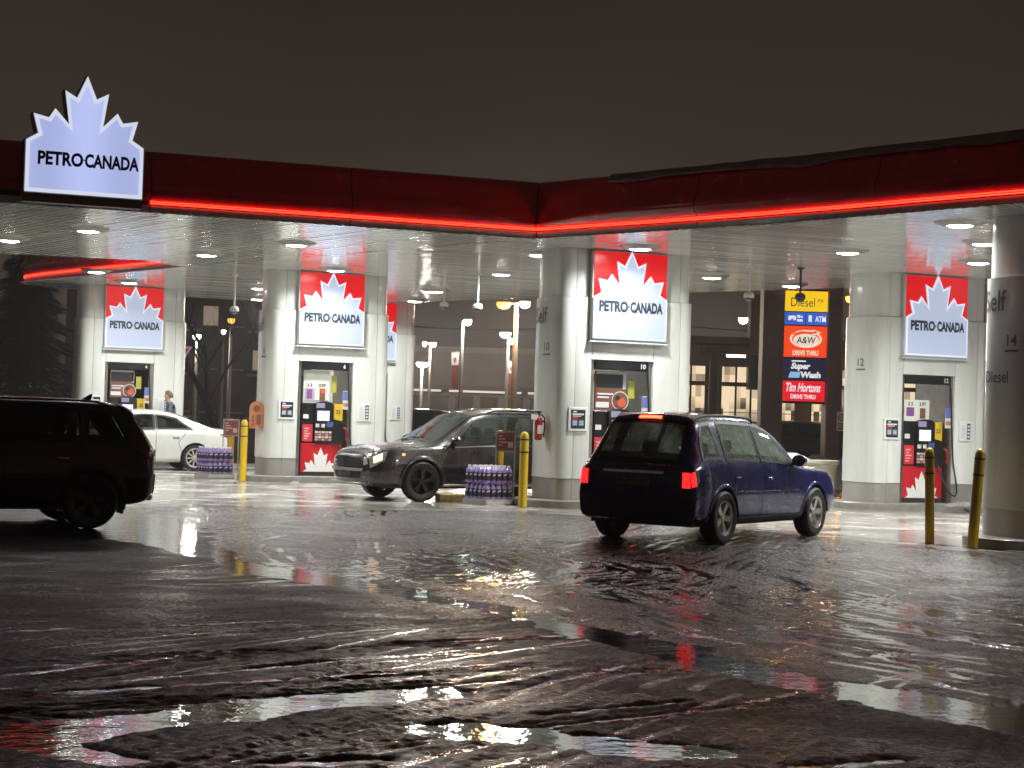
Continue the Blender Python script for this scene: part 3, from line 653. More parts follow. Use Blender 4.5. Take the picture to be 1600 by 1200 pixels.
klabels = ["white pump kiosk behind the white sedan, with a red maple-leaf sign", "white pump kiosk numbered 6 beside the dark grey crossover's nose", "white pump kiosk numbered 10 with the fire extinguisher on its rounded end",
           "white pump kiosk numbered 14 cut off by the picture's right edge behind two bollards", "white pump kiosk numbered 12 with a black hose hanging beside its pump",
           "white pump kiosk numbered 8, mostly hidden behind kiosk 10", "white pump kiosk half hidden behind kiosk 6 with only its right side showing"]
nums = ["4","6","10","14","12","8","2"]; KO = []
trees = []
for i in range(1, 7): KO.append(copy_tree(k0))
KO = [k0]+KO
for i, k in enumerate(KO):
    k.location = (*KIOSKS[i], 0); k.rotation_euler = (0, 0, KA); tag(k, klabels[i], "kiosk", "pump kiosks under the canopy")
    number_header(k, nums[i]); end_marks(k, nums[i], "Diesel" if nums[i] == "14" else None)

# islands
isl_m = pm("island_concrete", (.25,.24,.22), rough=.3, noise=.35, nscale=5, bump=.003, bscale=30)
def island():
    h = .82; xe = 1.0
    pl = [(-xe-h*math.sin(math.pi*q/14), -h*math.cos(math.pi*q/14)) for q in range(15)]; pl += [(-x, -y) for x, y in pl]
    def sc(P, d): return [((abs(x)-d)*math.copysign(1, x) if abs(x) > .5 else x, y-math.copysign(min(abs(y), d), y)) for x, y in P]
    mb = MB(); mb.loft([[(x,y,-.1) for x,y in pl], [(x,y,.13) for x,y in pl], [(x,y,.149) for x,y in sc(pl,.02)]], cap=True)
    return mb.mesh("island", isl_m, 40)
im = island()
for i, k in enumerate(KIOSKS):
    o = link("pump_island", im, None, (k[0], k[1], 0), KA)
    tag(o, "raised concrete island under " + ["the kiosk behind the white sedan", "the kiosk by the grey crossover's nose", "the kiosk with the fire extinguisher", "the cut-off kiosk behind two bollards", "the kiosk with the hanging black hose", "the mostly hidden middle kiosk", "the kiosk hidden behind the one with the orange box"][i], "kerb", "pump islands")

# ------------------------------------------------------------------ fuel dispensers
def dispenser(kind):
    d = thing("fuel_dispenser", "", "fuel pump")
    MB().box(-.30, .66, -.46, .46, .15, .23).build("plinth", dark_metal, d)
    lpn = MB().rbox(-.29, .66, -.47, .47, .23, .862, .01).build("lower_panel", pm("pump_red", (.50,.012,.02), rough=.3, coat=.4), d)
    w_ = .80; cx = .17; lf = [(x*w_+cx, (z-.565)*w_) for x, z in LEAF[1:-1]]; zb = .245
    lf = [(-.27,0)]+[(max(-.27,min(.62,x)), max(z,.0)) for x, z in lf]+[(.62,0)]
    MB().prism([(x, z*1.05+zb) for x, z in lf], -.478, -.466, 'y').build("maple_leaf", pm("leaf_white", (.72,.72,.71), rough=.4), d, 0)
    MB().rbox(-.29, .0, -.46, .46, .87, 1.735, .02).build("housing", blackp, d)
    ar = [(.0,.87),(.43,.87),(.43,1.70)]+[(.215+.215*math.cos(R(a)), 1.70+.085*math.sin(R(a))) for a in range(15, 170, 15)]+[(.0,1.70)]
    MB().prism(ar, -.515, .46, 'y').build("housing", blackp, d, 40)
    MB().rbox(.43, .655, -.455, .46, 1.36, 1.735, .01).build("grade_panel", pm("pump_yellow", (.75,.50,.03), rough=.35), d)
    mb = MB(); put_text(mb, "22", -.459, w=.10, h=.08, x=.55, z=1.56, bold=.02); mb.build("grade_text", letter_m, d, 0)
    bl = [(.43,.87),(.63,.87),(.70,.95),(.72,1.1),(.70,1.25),(.58,1.37),(.43,1.40)]
    MB().prism(bl, -.52, .2, 'y').build("nozzle_boot", blackp, d, 40)
    MB().box(.03, .22, -.523, -.514, 1.635, 1.745).build("price_display", em("lcd_blue", (.20,.19,.30), .7), d)
    MB().box(.055, .33, -.523, -.514, 1.36, 1.575).build("screen", em("screen_white", (.62,.64,.70), .95), d)
    for bx in (.02, .15): MB().rbox(bx, bx+.085, -.526, -.513, 1.21, 1.29, .01).build("button", pm("button_pale", (.55,.55,.55), rough=.4), d)
    MB().rbox(.27, .42, -.53, -.513, 1.22, 1.33, .01).build("card_reader", pm("reader_blue", (.06,.10,.25), rough=.3), d); MB().rbox(.28,.38,-.53,-.513,1.14,1.20,.006).build("receipt_slot", blackp, d)
    mb = MB()
    for r_ in range(4):
        for c_ in range(5):
            mb.mat((r_*3+c_*2) % 4); mb.box(.012+c_*.078, .075+c_*.078, -.522, -.513, .925+r_*.055, .965+r_*.055)
    mb.build("keypad", [pm("key_grey", (.35,.35,.34), rough=.5), pm("key_white", (.62,.6,.57), rough=.5), pm("key_red", (.42,.06,.06), rough=.5), pm("key_tan", (.5,.4,.3), rough=.5)], d)
    mb = MB().box(-.26, -.03, -.469, -.458, .90, 1.27); cd = mb.build("payment_panel", pm("panel_red", (.55,.03,.04), rough=.4, emit=(.5,.02,.03), es=.15), d)
    mb = MB()
    for r_ in range(5): mb.box(-.22, -.22+.08+.06*((r_*7) % 3)/2, -.473, -.4685, .95+.055*r_, .972+.055*r_)
    mb.build("print", pm("print_pale", (.6,.5,.48), rough=.5), cd, 0)
    MB().box(-.25,-.13,-.467,-.459,1.40,1.49).build("sticker", pm("notice_white"), d)
    # nozzle and hose
    mb = MB().tube([(.66,-.50,1.22),(.72,-.53,1.18),(.735,-.54,1.05),(.72,-.52,.93)], [.028,.035,.03,.022], 8); mb.build("nozzle", pm("nozzle_grip", (.25,.02,.02), rough=.4), d)
    hp = [(.72,-.50,.93),(.74,-.56,.70),(.80,-.62,.42),(.90,-.66,.30),(.985,-.66,.36),(1.0,-.66,.62),(.96,-.65,1.2),(.93,-.64,1.7),(.91,-.63,2.2),(.90,-.60,2.48)]
    P = []
    for i in range(len(hp)-1):
        p0, p1, p2, p3 = [Vector(hp[max(0, min(len(hp)-1, i+q))]) for q in (-1,0,1,2)]
        for t_ in np.arange(0, 1, .2): P.append(.5*((2*p1)+(p2-p0)*t_+(2*p0-5*p1+4*p2-p3)*t_**2+(3*p1-p0-3*p2+p3)*t_**3))
    P.append(Vector(hp[-1]))
    if kind != 'far': 
        PX = [Vector((p.x-.20 if p.z > .9 else p.x-.10-.10*max(0, (p.z-.3)/.6), p.y, p.z)) for p in P]
        MB().tube(PX, .017, 7).build("hose", pm("hose_rubber", (.02,.02,.022), rough=.35), d)
    MB().tube([(.70,-.585,2.48),(.70,-.60,1.55)], .012, 6).build("hose_retractor", jamb_m, d)
    tg = MB().rbox(.585, .735, -.625, -.612, 1.62, 2.02, .01).build("hang_tag", pm("tag_white", (.62,.58,.55), rough=.4), d)
    MB().box(.587, .733, -.6285, -.6245, 1.82, 2.015).build("print", pm("tag_blue", (.12,.16,.42), rough=.4), tg, 0)
    MB().box(.60, .72, -.6285, -.6245, 1.68, 1.76).build("print", pm("tag_brown", (.36,.20,.14), rough=.4), tg, 0)
    # advert above
    if kind == 'brown':
        ad = MB().rbox(-.26, .36, -.44, -.38, 1.74, 2.46, .01).build("advert", pm("advert_brown", (.16,.07,.05), rough=.4, emit=(.16,.07,.05), es=.25), d)
        mb = MB(); y = -.443
        mb.mat(0).box(-.24,.34,y-.003,y,2.16,2.40); mb.mat(1).box(-.25,.35,y-.002,y,2.40,2.45)
        mb.mat(1).box(.29,.35,y-.003,y,2.14,2.45)
        for r_ in range(2): mb.box(-.22,.10-.08*r_,y-.003,y,2.03-.06*r_,2.06-.06*r_)
        mb.rbox(-.24,.02,y-.003,y,1.80,1.90,.02)
        mb.mat(2).lathe([(0,y-.006),(.17,y-.006),(.17,y)], 20, (.24,0,1.93), 'y'); mb.mat(1).lathe([(.155,y-.008),(.17,y-.008),(.17,y)], 20, (.24,0,1.93), 'y')
        mb.mat(3).lathe([(0,y-.009),(.085,y-.009)], 14, (.27,0,1.90), 'y'); mb.mat(0).lathe([(0,y-.009),(.05,y-.009)], 12, (.19,0,1.98), 'y')
        mb.build("print", [pm("notice_dark"), pm("notice_white"), pm("food_brown", (.22,.09,.05), rough=.5, noise=.5, nscale=30), pm("food_red", (.6,.10,.05), rough=.5)], ad, 0)
        MB().box(.41,.545,-.42,-.40,1.98,2.30).build("notice_slip", pm("slip_yellow", (.42,.40,.05), rough=.5), d)
    elif kind == 'drinks':
        ad = MB().rbox(-.26, .34, -.44, -.38, 1.74, 2.46, .01).build("advert", pm("advert_cream", (.62,.62,.55), rough=.4, emit=(.5,.5,.43), es=.25), d)
        mb = MB(); y = -.443
        mb.mat(0); put_text(mb, "2 5", y-.003, w=.12, h=.07, x=-.12, z=2.13, bold=.03); put_text(mb, "2.97", y-.003, w=.16, h=.07, x=.17, z=2.13, bold=.03)
        mb.mat(1).box(-.23,-.0,y-.002,y,1.82,2.06); mb.mat(3).rbox(-.18,-.06,y-.006,y,1.84,2.04,.02); mb.mat(4).box(-.24,.32,y-.001,y,1.76,1.81)
        mb.mat(2).rbox(.11,.24,y-.006,y,1.80,2.06,.03); mb.mat(5).rbox(.13,.22,y-.008,y,1.96,2.05,.02)
        mb.build("print", [letter_m, pm("print_lilac", (.42,.33,.45), rough=.5), pm("food_brown"), pm("print_purple", (.22,.08,.28), rough=.5), pm("notice_grey"), pm("food_red")], ad, 0)
        MB().box(.39,.50,-.42,-.40,1.98,2.36).build("notice_slip", pm("slip_yellow"), d)
    else:
        ad = MB().rbox(-.26, .34, -.44, -.38, 1.74, 2.16, .01).build("advert", pm("advert_cream"), d)
        mb = MB(); y = -.443
        mb.mat(0); put_text(mb, "2 5", y-.003, w=.12, h=.07, x=-.12, z=2.08, bold=.03); put_text(mb, "2.97", y-.003, w=.16, h=.07, x=.17, z=2.08, bold=.03)
        mb.mat(1).rbox(-.21,-.03,y-.006,y,1.84,2.01,.02); mb.mat(2).rbox(.11,.24,y-.006,y,1.80,2.0,.03)
        mb.build("print", [letter_m, pm("print_purple"), pm("food_brown")], ad, 0)
    return d
dsp = {0:'brown', 1:'drinks', 2:'brown', 3:'drinks', 4:'low'}
dl = ["fuel pump with a brown food advert, behind the white sedan's roof", "fuel pump with a cream drinks advert in kiosk 6", "fuel pump with a brown food advert in kiosk 10, behind the blue car", "fuel pump in kiosk 14 at the picture's edge", "fuel pump in kiosk 12 with its lower red panel behind a bollard"]
base_d = {}
for i in (0,1,2,3,4,5,6):
    kd = dsp.get(i, 'drinks')
    if kd in base_d: d = copy_tree(base_d[kd])
    else: d = dispenser(kd); base_d[kd] = d
    d.location = (KIOSKS[i][0]-.30*math.cos(KA), KIOSKS[i][1]-.30*math.sin(KA), 0); d.rotation_euler = (0,0,KA)
    tag(d, dl[i] if i < 5 else ["fuel pump in the mostly hidden kiosk 8", "fuel pump in the kiosk behind kiosk 6"][i-5], "fuel pump", "fuel pumps in the kiosks")

# ------------------------------------------------------------------ canopy lights
lens_m = em("lamp_lens", (1,1,.95), 42); ring_m = pm("lamp_ring", (.30,.28,.25), rough=.35, metal=.3)
ring_mesh = MB().lathe([(.20,-.055),(.225,-.06),(.26,-.045),(.36,-.008),(.37,.0),(.37,.02),(.20,.02)], 28).mesh("lamp_housing", ring_m, 50)
lens_mesh = MB().lathe([(.0,-.075),(.10,-.070),(.17,-.055),(.205,-.03),(.205,.0)], 24).mesh("lens", lens_m, 60)
lightd = bpy.data.lights.new("canopy_lamp", 'AREA'); lightd.shape = 'DISK'; lightd.size = .40; lightd.energy = 128; lightd.spread = R(152); lightd.color = (.98, 1.0, .955)
LAMPS = [((-9.41,33.23),"canopy light nearest the left edge, under the left wing"), ((-7.39,30.88),"canopy light below the leaf sign"), ((-6.07,35.12),"canopy light between the leaf sign and kiosk 6"),
 ((-3.97,32.31),"canopy light in front of kiosk 6, with a wide dark ring"), ((-3.81,37.98),"canopy light overlapping the top of kiosk 6's red sign"), ((-9.45,43.87),"canopy light overlapping the red sign of the kiosk behind the sedan"),
 ((-1.94,43.63),"canopy light above the half hidden kiosk's right side, the nearer of two"), ((-2.66,47.66),"canopy light above the half hidden kiosk's right side, the farther of two"), ((-.3,37.61),"canopy light midway between kiosks 6 and 10"),
 ((.43,32.83),"canopy light touching the upper rounded end of kiosk 10"), ((2.15,30.99),"canopy light just above kiosk 10's red sign"), ((4.03,36.72),"canopy light beyond kiosk 10's top corner"),
 ((5.65,30.51),"canopy light above the pylon's yellow panel"), ((6.4,25.86),"canopy light in front of kiosk 12, the largest with a dark ring"), ((7.41,28.34),"canopy light at kiosk 14's edge, the upper of two"),
 ((8.17,31.63),"canopy light at kiosk 14's edge, the lower of two"), ((-7.02,48.99),"canopy light left of kiosk 6, the lowest of three"), ((-6.35,44.49),"canopy light left of kiosk 6, the middle of three"),
 ((-5.6,41.2),"canopy light left of kiosk 6, the highest of three"),
 ((-12.6,29.2),None),((-15.8,30.5),None),((-12.9,34.0),None),((10.2,24.0),None),((11.6,27.6),None),((14.2,26.6),None),((10.6,31.6),None),((1.2,40.0),None),((5.9,38.3),None),((-9.5,40.6),None)]
for (x, y), lab in LAMPS:
    t_ = thing("canopy_light", lab or "round white light under the canopy beyond the picture", "light", (x, y, SOF), 0, "canopy lights")
    link("lamp_housing", ring_mesh, t_); link("lens", lens_mesh, t_)
    l = bpy.data.objects.new("lamp", lightd); COL.objects.link(l); l.location = (x, y, SOF-.085); l.parent = None
    l.parent = t_; l.location = (0,0,-.085)

# ------------------------------------------------------------------ cars
def pchip(xs, ys, x):
    xs = np.asarray(xs, float); ys = np.asarray(ys, float); h = np.diff(xs); dl = np.diff(ys)/h; n = len(xs); d = np.zeros(n)
    for i in range(1, n-1):
        if dl[i-1]*dl[i] > 0:
            w1, w2 = 2*h[i]+h[i-1], h[i]+2*h[i-1]; d[i] = (w1+w2)/(w1/dl[i-1]+w2/dl[i])
    d[0], d[-1] = dl[0], dl[-1]
    x = np.clip(x, xs[0], xs[-1]); i = np.clip(np.searchsorted(xs, x)-1, 0, n-2); t = (x-xs[i])/h[i]
    return (1+2*t)*(1-t)**2*ys[i] + t*(1-t)**2*h[i]*d[i] + t*t*(3-2*t)*ys[i+1] + t*t*(t-1)*h[i]*d[i+1]
class CarSurf:
    """body surface P(x, T): x along the car, T round the section from the sill (0) over the roof (7) to the other sill (14)"""
    warp = staticmethod(lambda x: x)
    def __init__(s, st): s.st = np.array(st, float); s.x0, s.x1 = s.st[0,0], s.st[-1,0]
    def P(s, x, T):
        x = np.asarray(x, float); T = np.asarray(T, float); x, T = np.broadcast_arrays(x, T); sh = x.shape; x = x.ravel(); T = T.ravel()
        zb, wl, zc, wm, zs, ws, zr, wr, zt = [pchip(s.st[:,0], s.st[:,i], x) for i in range(1, 10)]
        O = np.zeros_like(x)
        Y = np.stack([O, wl, wl+.75*(wm-wl), wm, ws, wr, wr*.55, O, -wr*.55, -wr], -1)
        Z = np.stack([zb, zb, zb+.09, zc, zs, zr, zr+.74*(zt-zr), zt, zr+.74*(zt-zr), zr], -1)
        sg = np.where(T <= 7, 1., -1.); t = np.where(T <= 7, T, 14-T)
        y = 0; z = 0; ks = (-.22,-.11,0,.11,.22)
        for k in ks:
            tt = np.clip(t+k, 0, 8.99); i = np.floor(tt).astype(int); f = tt-i; r = np.arange(len(x))
            y = y+(Y[r,i]*(1-f)+Y[r,i+1]*f)/len(ks); z = z+(Z[r,i]*(1-f)+Z[r,i+1]*f)/len(ks)
        return np.stack([s.warp(x), y*sg, z], -1).reshape(sh+(3,))
    def N(s, x, T):
        e = .01; a = s.P(x+e, T)-s.P(x-e, T); b = s.P(x, T+e*4)-s.P(x, T-e*4)
        n = np.cross(b, a); return n/np.maximum(1e-9, np.linalg.norm(n, axis=-1, keepdims=True))
    def off(s, x, T, d): return s.P(x, T)+s.N(x, T)*d
    def patch(s, mb, q, d, nu=8, nv=5):
        """four corners (x, T) in order round the patch"""
        q = np.array(q, float); u = np.linspace(0, 1, nu+1)[None,:]; v = np.linspace(0, 1, nv+1)[:,None]
        w = [(1-u)*(1-v), u*(1-v), u*v, (1-u)*v]
        X = sum(w[i]*q[i,0] for i in range(4)); T = sum(w[i]*q[i,1] for i in range(4))
        V = s.off(X, T, d); mb.loft([[tuple(p) for p in row] for row in V], closed=False); return mb
    def strip(s, mb, pts, w, d, n=10, closed=False, lift=None):
        pts = [np.array(p, float) for p in pts]; 
        if closed: pts = pts+[pts[0]]
        S = []
        for a, b in zip(pts[:-1], pts[1:]): S += [a+(b-a)*k/n for k in range(n)]
        S.append(pts[-1]); S = np.array(S); V = s.off(S[:,0], S[:,1], d); Nn = s.N(S[:,0], S[:,1]); rows = []
        for i in range(len(S)):
            tg = V[min(i+1, len(S)-1)]-V[max(i-1, 0)]
            if closed and i in (0, len(S)-1): tg = V[1]-V[-2]
            tg = tg/max(1e-9, np.linalg.norm(tg)); sd = np.cross(Nn[i], tg)
            h = lift or 0.
            rows.append([tuple(V[i]-sd*w/2-Nn[i]*h), tuple(V[i]-sd*w/2*.8), tuple(V[i]+sd*w/2*.8), tuple(V[i]+sd*w/2-Nn[i]*h)] if lift else [tuple(V[i]-sd*w/2), tuple(V[i]+sd*w/2)])
        mb.loft(rows, closed=False); return mb
    def cap_ring(s, front):
        x = s.x1 if front else s.x0; T = np.linspace(0, 7, 36); return s.P(np.full_like(T, x), T)
    def capx(s, y, z, front, b):
        C = s.cap_ring(front); Wm = C[:,1].max(); i = C[:,2].argsort(kind='stable')
        zz = np.asarray(z, float); yw = np.interp(zz, C[i][:,2], C[i][:,1]); yw = np.maximum(.05, yw)
        k = np.maximum(0, 1-(np.asarray(y)/yw)**2)*np.minimum(1, yw/Wm)
        return (float(s.warp(s.x1))+b*k) if front else (float(s.warp(s.x0))-b*k)
    def cap_patch(s, mb, q, d, front, b, nu=8, nv=4):
        """patch on the nose or tail; four corners (y, z)"""
        q = np.array(q, float); u = np.linspace(0, 1, nu+1)[None,:]; v = np.linspace(0, 1, nv+1)[:,None]
        w = [(1-u)*(1-v), u*(1-v), u*v, (1-u)*v]; Yq = sum(w[i]*q[i,0] for i in range(4)); Zq = sum(w[i]*q[i,1] for i in range(4))
        Xq = s.capx(Yq, Zq, front, b)+(d if front else -d)
        mb.loft([[(Xq[i,j], Yq[i,j], Zq[i,j]) for j in range(nu+1)] for i in range(nv+1)], closed=False); return mb
def in_quad(px, py, q):
    q = np.array(q, float); sgn = None; ok = np.ones(px.shape, bool); A = 0
    for i in range(4):
        a, b = q[i], q[(i+1) % 4]; A += a[0]*b[1]-b[0]*a[1]
    for i in range(4):
        a, b = q[i], q[(i+1) % 4]; cr = (b[0]-a[0])*(py-a[1])-(b[1]-a[1])*(px-a[0]); ok &= (cr*np.sign(A) >= 0)
    return ok
CAR_IN = pm("car_interior", (.06,.058,.055), rough=.8)
RUB = pm("tyre_rubber", (.012,.012,.012), rough=.55, noise=.4, nscale=8)
WELL = pm("wheel_well", (.006,.006,.006), rough=.9)
PLAST = pm("car_plastic", (.014,.014,.015), rough=.45)
def wheel_mesh(Rw, wd, rim, nsp, spoke_w, metal, face_in=.05, double=False):
    prof = [(rim-.01,-wd/2+.02),(rim+.02,-wd/2),(Rw-.035,-wd/2),(Rw-.006,-wd/2+.025),(Rw,-wd/2+.05),(Rw,wd/2-.05),(Rw-.006,wd/2-.025),(Rw-.035,wd/2),(rim+.02,wd/2),(rim-.005,wd/2-.02)]
    ty = MB().lathe(prof, 36, (0,0,0), 'y').mesh("tyre", RUB, 40)
    mb = MB(); mb.lathe([(rim,-wd/2+.02),(rim-.02,0),(rim-.03,wd/2-.05),(rim-.02,wd/2-.02),(rim+.008,wd/2-.012),(rim+.012,wd/2-.004)], 36, (0,0,0), 'y')
    y0 = wd/2-face_in
    mb.lathe([(0,y0+.012),(.045,y0+.012),(.06,y0),(.06,y0-.04)], 20, (0,0,0), 'y')
    for k in range(nsp):
        for dd in ((-.13,.13) if double else (0,)):
            a = 2*math.pi*k/nsp; r0, r1 = .045, rim-.018; w0, w1 = spoke_w*.8, spoke_w
            ca, sa = math.cos(a), math.sin(a); cb, sb = math.cos(a+dd), math.sin(a+dd)
            def pt(r, w, y, c, s): return (r*c-w*s, y, r*s+w*c)
            ring0 = [pt(r0,-w0/2,y0-.03,ca,sa), pt(r0,w0/2,y0-.03,ca,sa), pt(r0,w0/2*.7,y0+.006,ca,sa), pt(r0,-w0/2*.7,y0+.006,ca,sa)]
            ring1 = [pt(r1,-w1/2,y0-.02,cb,sb), pt(r1,w1/2,y0-.02,cb,sb), pt(r1,w1/2*.7,y0+.025,cb,sb), pt(r1,-w1/2*.7,y0+.025,cb,sb)]
            mb.loft([ring0, ring1], cap=True)
    ri = mb.mesh("rim", metal, 35)
    br = MB().lathe([(.0,y0-.075),(rim*.72,y0-.075),(rim*.72,y0-.10),(0,y0-.10)], 24, (0,0,0), 'y').lathe([(0,-wd/2+.03),(rim-.01,-wd/2+.03)], 24, (0,0,0), 'y').mesh("wheel", pm("brake_dark", (.03,.03,.03), rough=.5, metal=.6), 30)
    return ty, ri, br
def make_car(name, label, loc, heading, S, bulge, paint, gl, wheels, Rw, wb, track, wd, windows, windshield, rear_win, dark_trim=True, arch=.045, group=None, seam=(), tint_interior=True, roofbars=None, handles=(), mirror=None, skirt=None, flare=None, cat="car"):
    root = thing(name, label, cat, loc, heading, group)
    xs = np.arange(S.x0, S.x1+.001, (S.x1-S.x0)/round((S.x1-S.x0)/.032)); seg = [(0,1,2),(1,2,2),(2,3,7),(3,4,7),(4,5,8),(5,6,6),(6,7,4)]
    half = [0.]
    for a, b, n in seg: half += [a+(b-a)*(k+1)/n for k in range(n)]
    Ts = np.array(half+[14-t for t in half[-2::-1]]); XX, TT = np.meshgrid(xs, Ts, indexing='ij'); V = S.P(XX, TT)
    nX, nT = XX.shape; xc = (XX[:-1,:-1]+XX[1:,1:])/2; tc_ = (TT[:-1,:-1]+TT[1:,1:])/2
    cen = (V[:-1,:-1]+V[1:,1:]+V[1:,:-1]+V[:-1,1:])/4; kill = np.zeros(xc.shape, bool)
    for qd in windows:
        kill |= in_quad(xc, tc_, qd); kill |= in_quad(xc, tc_, [(x, 14-t) for x, t in qd])
    for qd in (windshield, rear_win):
        if qd is not None: kill |= in_quad(xc, tc_, qd)
    Ra = Rw+arch
    for wx in (-wb/2, wb/2):
        side = (np.abs(cen[...,1]) > .45) & ((tc_ < 4) | (tc_ > 10)) & (tc_ > .6) & (tc_ < 13.4)
        kill |= side & (np.hypot(cen[...,0]-wx, cen[...,2]-Rw) < Ra)
    # snap the arch edges to the circle
    for wx in (-wb/2, wb/2):
        rr = np.hypot(V[...,0]-wx, V[...,2]-Rw); sel = (np.abs(rr-Ra) < .028) & (np.abs(V[...,1]) > .45) & ((TT < 4) | (TT > 10))
        kx = np.where(sel, Ra/np.maximum(rr, 1e-6), 1); V[...,0] = wx+(V[...,0]-wx)*kx; V[...,2] = Rw+(V[...,2]-Rw)*kx
    mb = MB(); mb.v = [tuple(p) for p in V.reshape(-1, 3)]
    I, J = np.where(~kill)
    for i, j in zip(I, J): mb.f.append((i*nT+j, (i+1)*nT+j, (i+1)*nT+j+1, i*nT+j+1)); mb.m.append(0)
    for front in (False, True):
        C = S.cap_ring(front); m_ = 14; rows = []
        for p in C:
            ys = np.linspace(p[1], -p[1], m_+1); rows.append([(float(S.capx(y, p[2], front, bulge[front])) if 0 < k < m_ else p[0], y, p[2]) for k, y in enumerate(ys)])
        mb.loft(rows, closed=False)
    body = mb.build("body", paint, root, 45)
    # glass, each pane with its black surround
    def grow(q, f):
        c = np.mean(np.array(q), 0); q = np.array(q, float)
        dx = np.sign(q[:,0]-c[0])*.022*f; dt = np.sign(q[:,1]-c[1])*.045*f; return [(a+b, t+d) for (a, t), b, d in zip(q, dx, dt)]
    tr = PLAST
    for qd in windows:
        for sgn in (1, -1):
            qq = qd if sgn > 0 else [(x, 14-t) for x, t in qd]
            o = S.patch(MB(), grow(qq, 1), .004, 10, 6).build("side_window", gl, root, 60)
            S.strip(MB(), grow(qq, 1.1), .045, .008, 8, True).build("window_trim", tr, o, 60)
    o = S.patch(MB(), grow(windshield, 1), .004, 10, 12).build("windshield", gl, root, 60); S.strip(MB(), grow(windshield, 1.1), .05, .008, 12, True).build("window_trim", tr, o, 60)
    if rear_win is not None:
        o = S.patch(MB(), grow(rear_win, 1), .004, 10, 12).build("rear_window", gl, root, 60); S.strip(MB(), grow(rear_win, 1.1), .06, .008, 12, True).build("window_trim", tr, o, 60)
    # shut lines of the doors
    mb = MB()
    for pts in seam:
        for sgn in (1, -1): S.strip(mb, [(x, t if sgn > 0 else 14-t) for x, t in pts], .011, .0025, 10)
    if seam: mb.build("door_seams", pm("shut_line", (.003,.003,.003), rough=.8), root, 0)
    # wheel wells and wheels
    mb = MB()
    for wx in (-wb/2, wb/2):
        for sg in (1, -1):
            r0, r1 = [], []
            for k in range(25):
                a = math.pi*k/24-.0; r0.append((wx+(Ra+.004)*math.cos(a), sg*(track/2+wd/2-.01), Rw+(Ra+.004)*math.sin(a))); r1.append((wx+(Ra+.004)*math.cos(a), sg*.46, Rw+(Ra+.004)*math.sin(a)))
            mb.loft([r0, r1], closed=False); mb.add([(wx, sg*.46, Rw-.12)]+r1, [(0, k+1, k+2) for k in range(24)])
    mb.build("wheel_well", WELL, root, 30)
    ty, ri, br = wheels
    for wx in (-wb/2, wb/2):
        for sg in (1, -1):
            w_ = link("wheel", br, root, (wx, sg*track/2, Rw)); w_.rotation_euler = (0, random.uniform(0, 1), 0 if sg > 0 else math.pi)
            link("tyre", ty, w_); link("rim", ri, w_)
    if flare:
        for wx in (-wb/2, wb/2):
            for sg in (1, -1):
                rows = []
                for k in range(31):
                    a = math.pi*(k/30*1.16-.08)
                    row = []
                    for rr_, dd in ((Ra-.012,-.03),(Ra-.004,.014),(Ra+flare[1]*.5,.016),(Ra+flare[1],.001)):
                        x, z = wx+rr_*math.cos(a), Rw+rr_*math.sin(a)
                        row.append((x, sg*(sidey(S, x, z)+dd), z))
                    rows.append(row)
                MB().loft(rows, closed=False).build("wheel_arch", flare[0], root, 50)
    if handles:
        for hx, t in handles:
            for sg in (1, -1):
                p = S.P(hx, t if sg > 0 else 14-t); MB().rbox(p[0]-.085, p[0]+.085, min(p[1], p[1]+sg*.035), max(p[1], p[1]+sg*.035), p[2]-.014, p[2]+.014, .012).build("door_handle", handles_m.get(name, paint), root)
    if mirror:
        mx_, mz, my = mirror
        for sg in (1, -1):
            yy = abs(float(sidey(S, mx_, mz)))
            rings = []
            for k, (dx, r1, r2) in enumerate(((.10,.02,.03),(.07,.07,.085),(.0,.095,.105),(-.05,.09,.10))):
                rings.append([(mx_+dx, sg*(yy+.12+r1*1.15*math.cos(a)), mz+.06+r2*.8*math.sin(a)) for a in np.linspace(0, 2*math.pi, 14, endpoint=False)])
            o = MB().loft(rings, cap=True).build("door_mirror", my, root, 50)
            MB().tube([(mx_+.02, sg*(yy-.03), mz), (mx_+.02, sg*(yy+.06), mz+.03)], .03, 8).build("mirror_arm", PLAST, o)
    if roofbars:
        xa, xb, m_ = roofbars
        for sg in (1, -1):
            xsr = np.linspace(xa, xb, 14); T = 5.12 if sg > 0 else 14-5.12
            P = S.off(xsr, np.full(14, T), .045); P[0] = S.off(xsr[0]-.05, T, .0); P[-1] = S.off(xsr[-1]+.05, T, .0)
            MB().tube(P, .016, 8).build("roof_rail", m_, root, 50)
    # cabin
    zs_ = float(np.interp(0, S.st[:,0], S.st[:,5])); wi = float(np.interp(0, S.st[:,0], S.st[:,6]))-.12
    for sx_, wy in ((.12, .26), (.12, -.26)):
        sb = MB(); sb.rbox(sx_-.25, sx_+.28, wy-.24, wy+.24, .42, .60, .06); sb.loft([[(sx_-.20+ (-.16)*f-.06, wy-.22*g, .55+f*.62), (sx_-.20+(-.16)*f+.06, wy-.22*g, .55+f*.62), (sx_-.20+(-.16)*f+.06, wy+.22*g, .55+f*.62), (sx_-.20+(-.16)*f-.06, wy+.22*g, .55+f*.62)] for f, g in ((0,1),(.4,1.02),(.85,.9),(1,.75))], cap=True)
        sb.rbox(sx_-.46, sx_-.36, wy-.12, wy+.12, 1.19, 1.36, .04); sb.build("seat", CAR_IN, root, 40)
    rb = MB().rbox(-1.10, -.60, -.60, .60, .42, .62, .06); rb.rbox(-1.20, -1.06, -.60, .60, .55, 1.16, .05)
    for wy in (-.38, .38): rb.rbox(-1.24, -1.15, wy-.12, wy+.12, 1.15, 1.32, .04)
    rb.build("rear_bench", CAR_IN, root, 40)
    xd = windshield[1][0]-.10 if True else .9
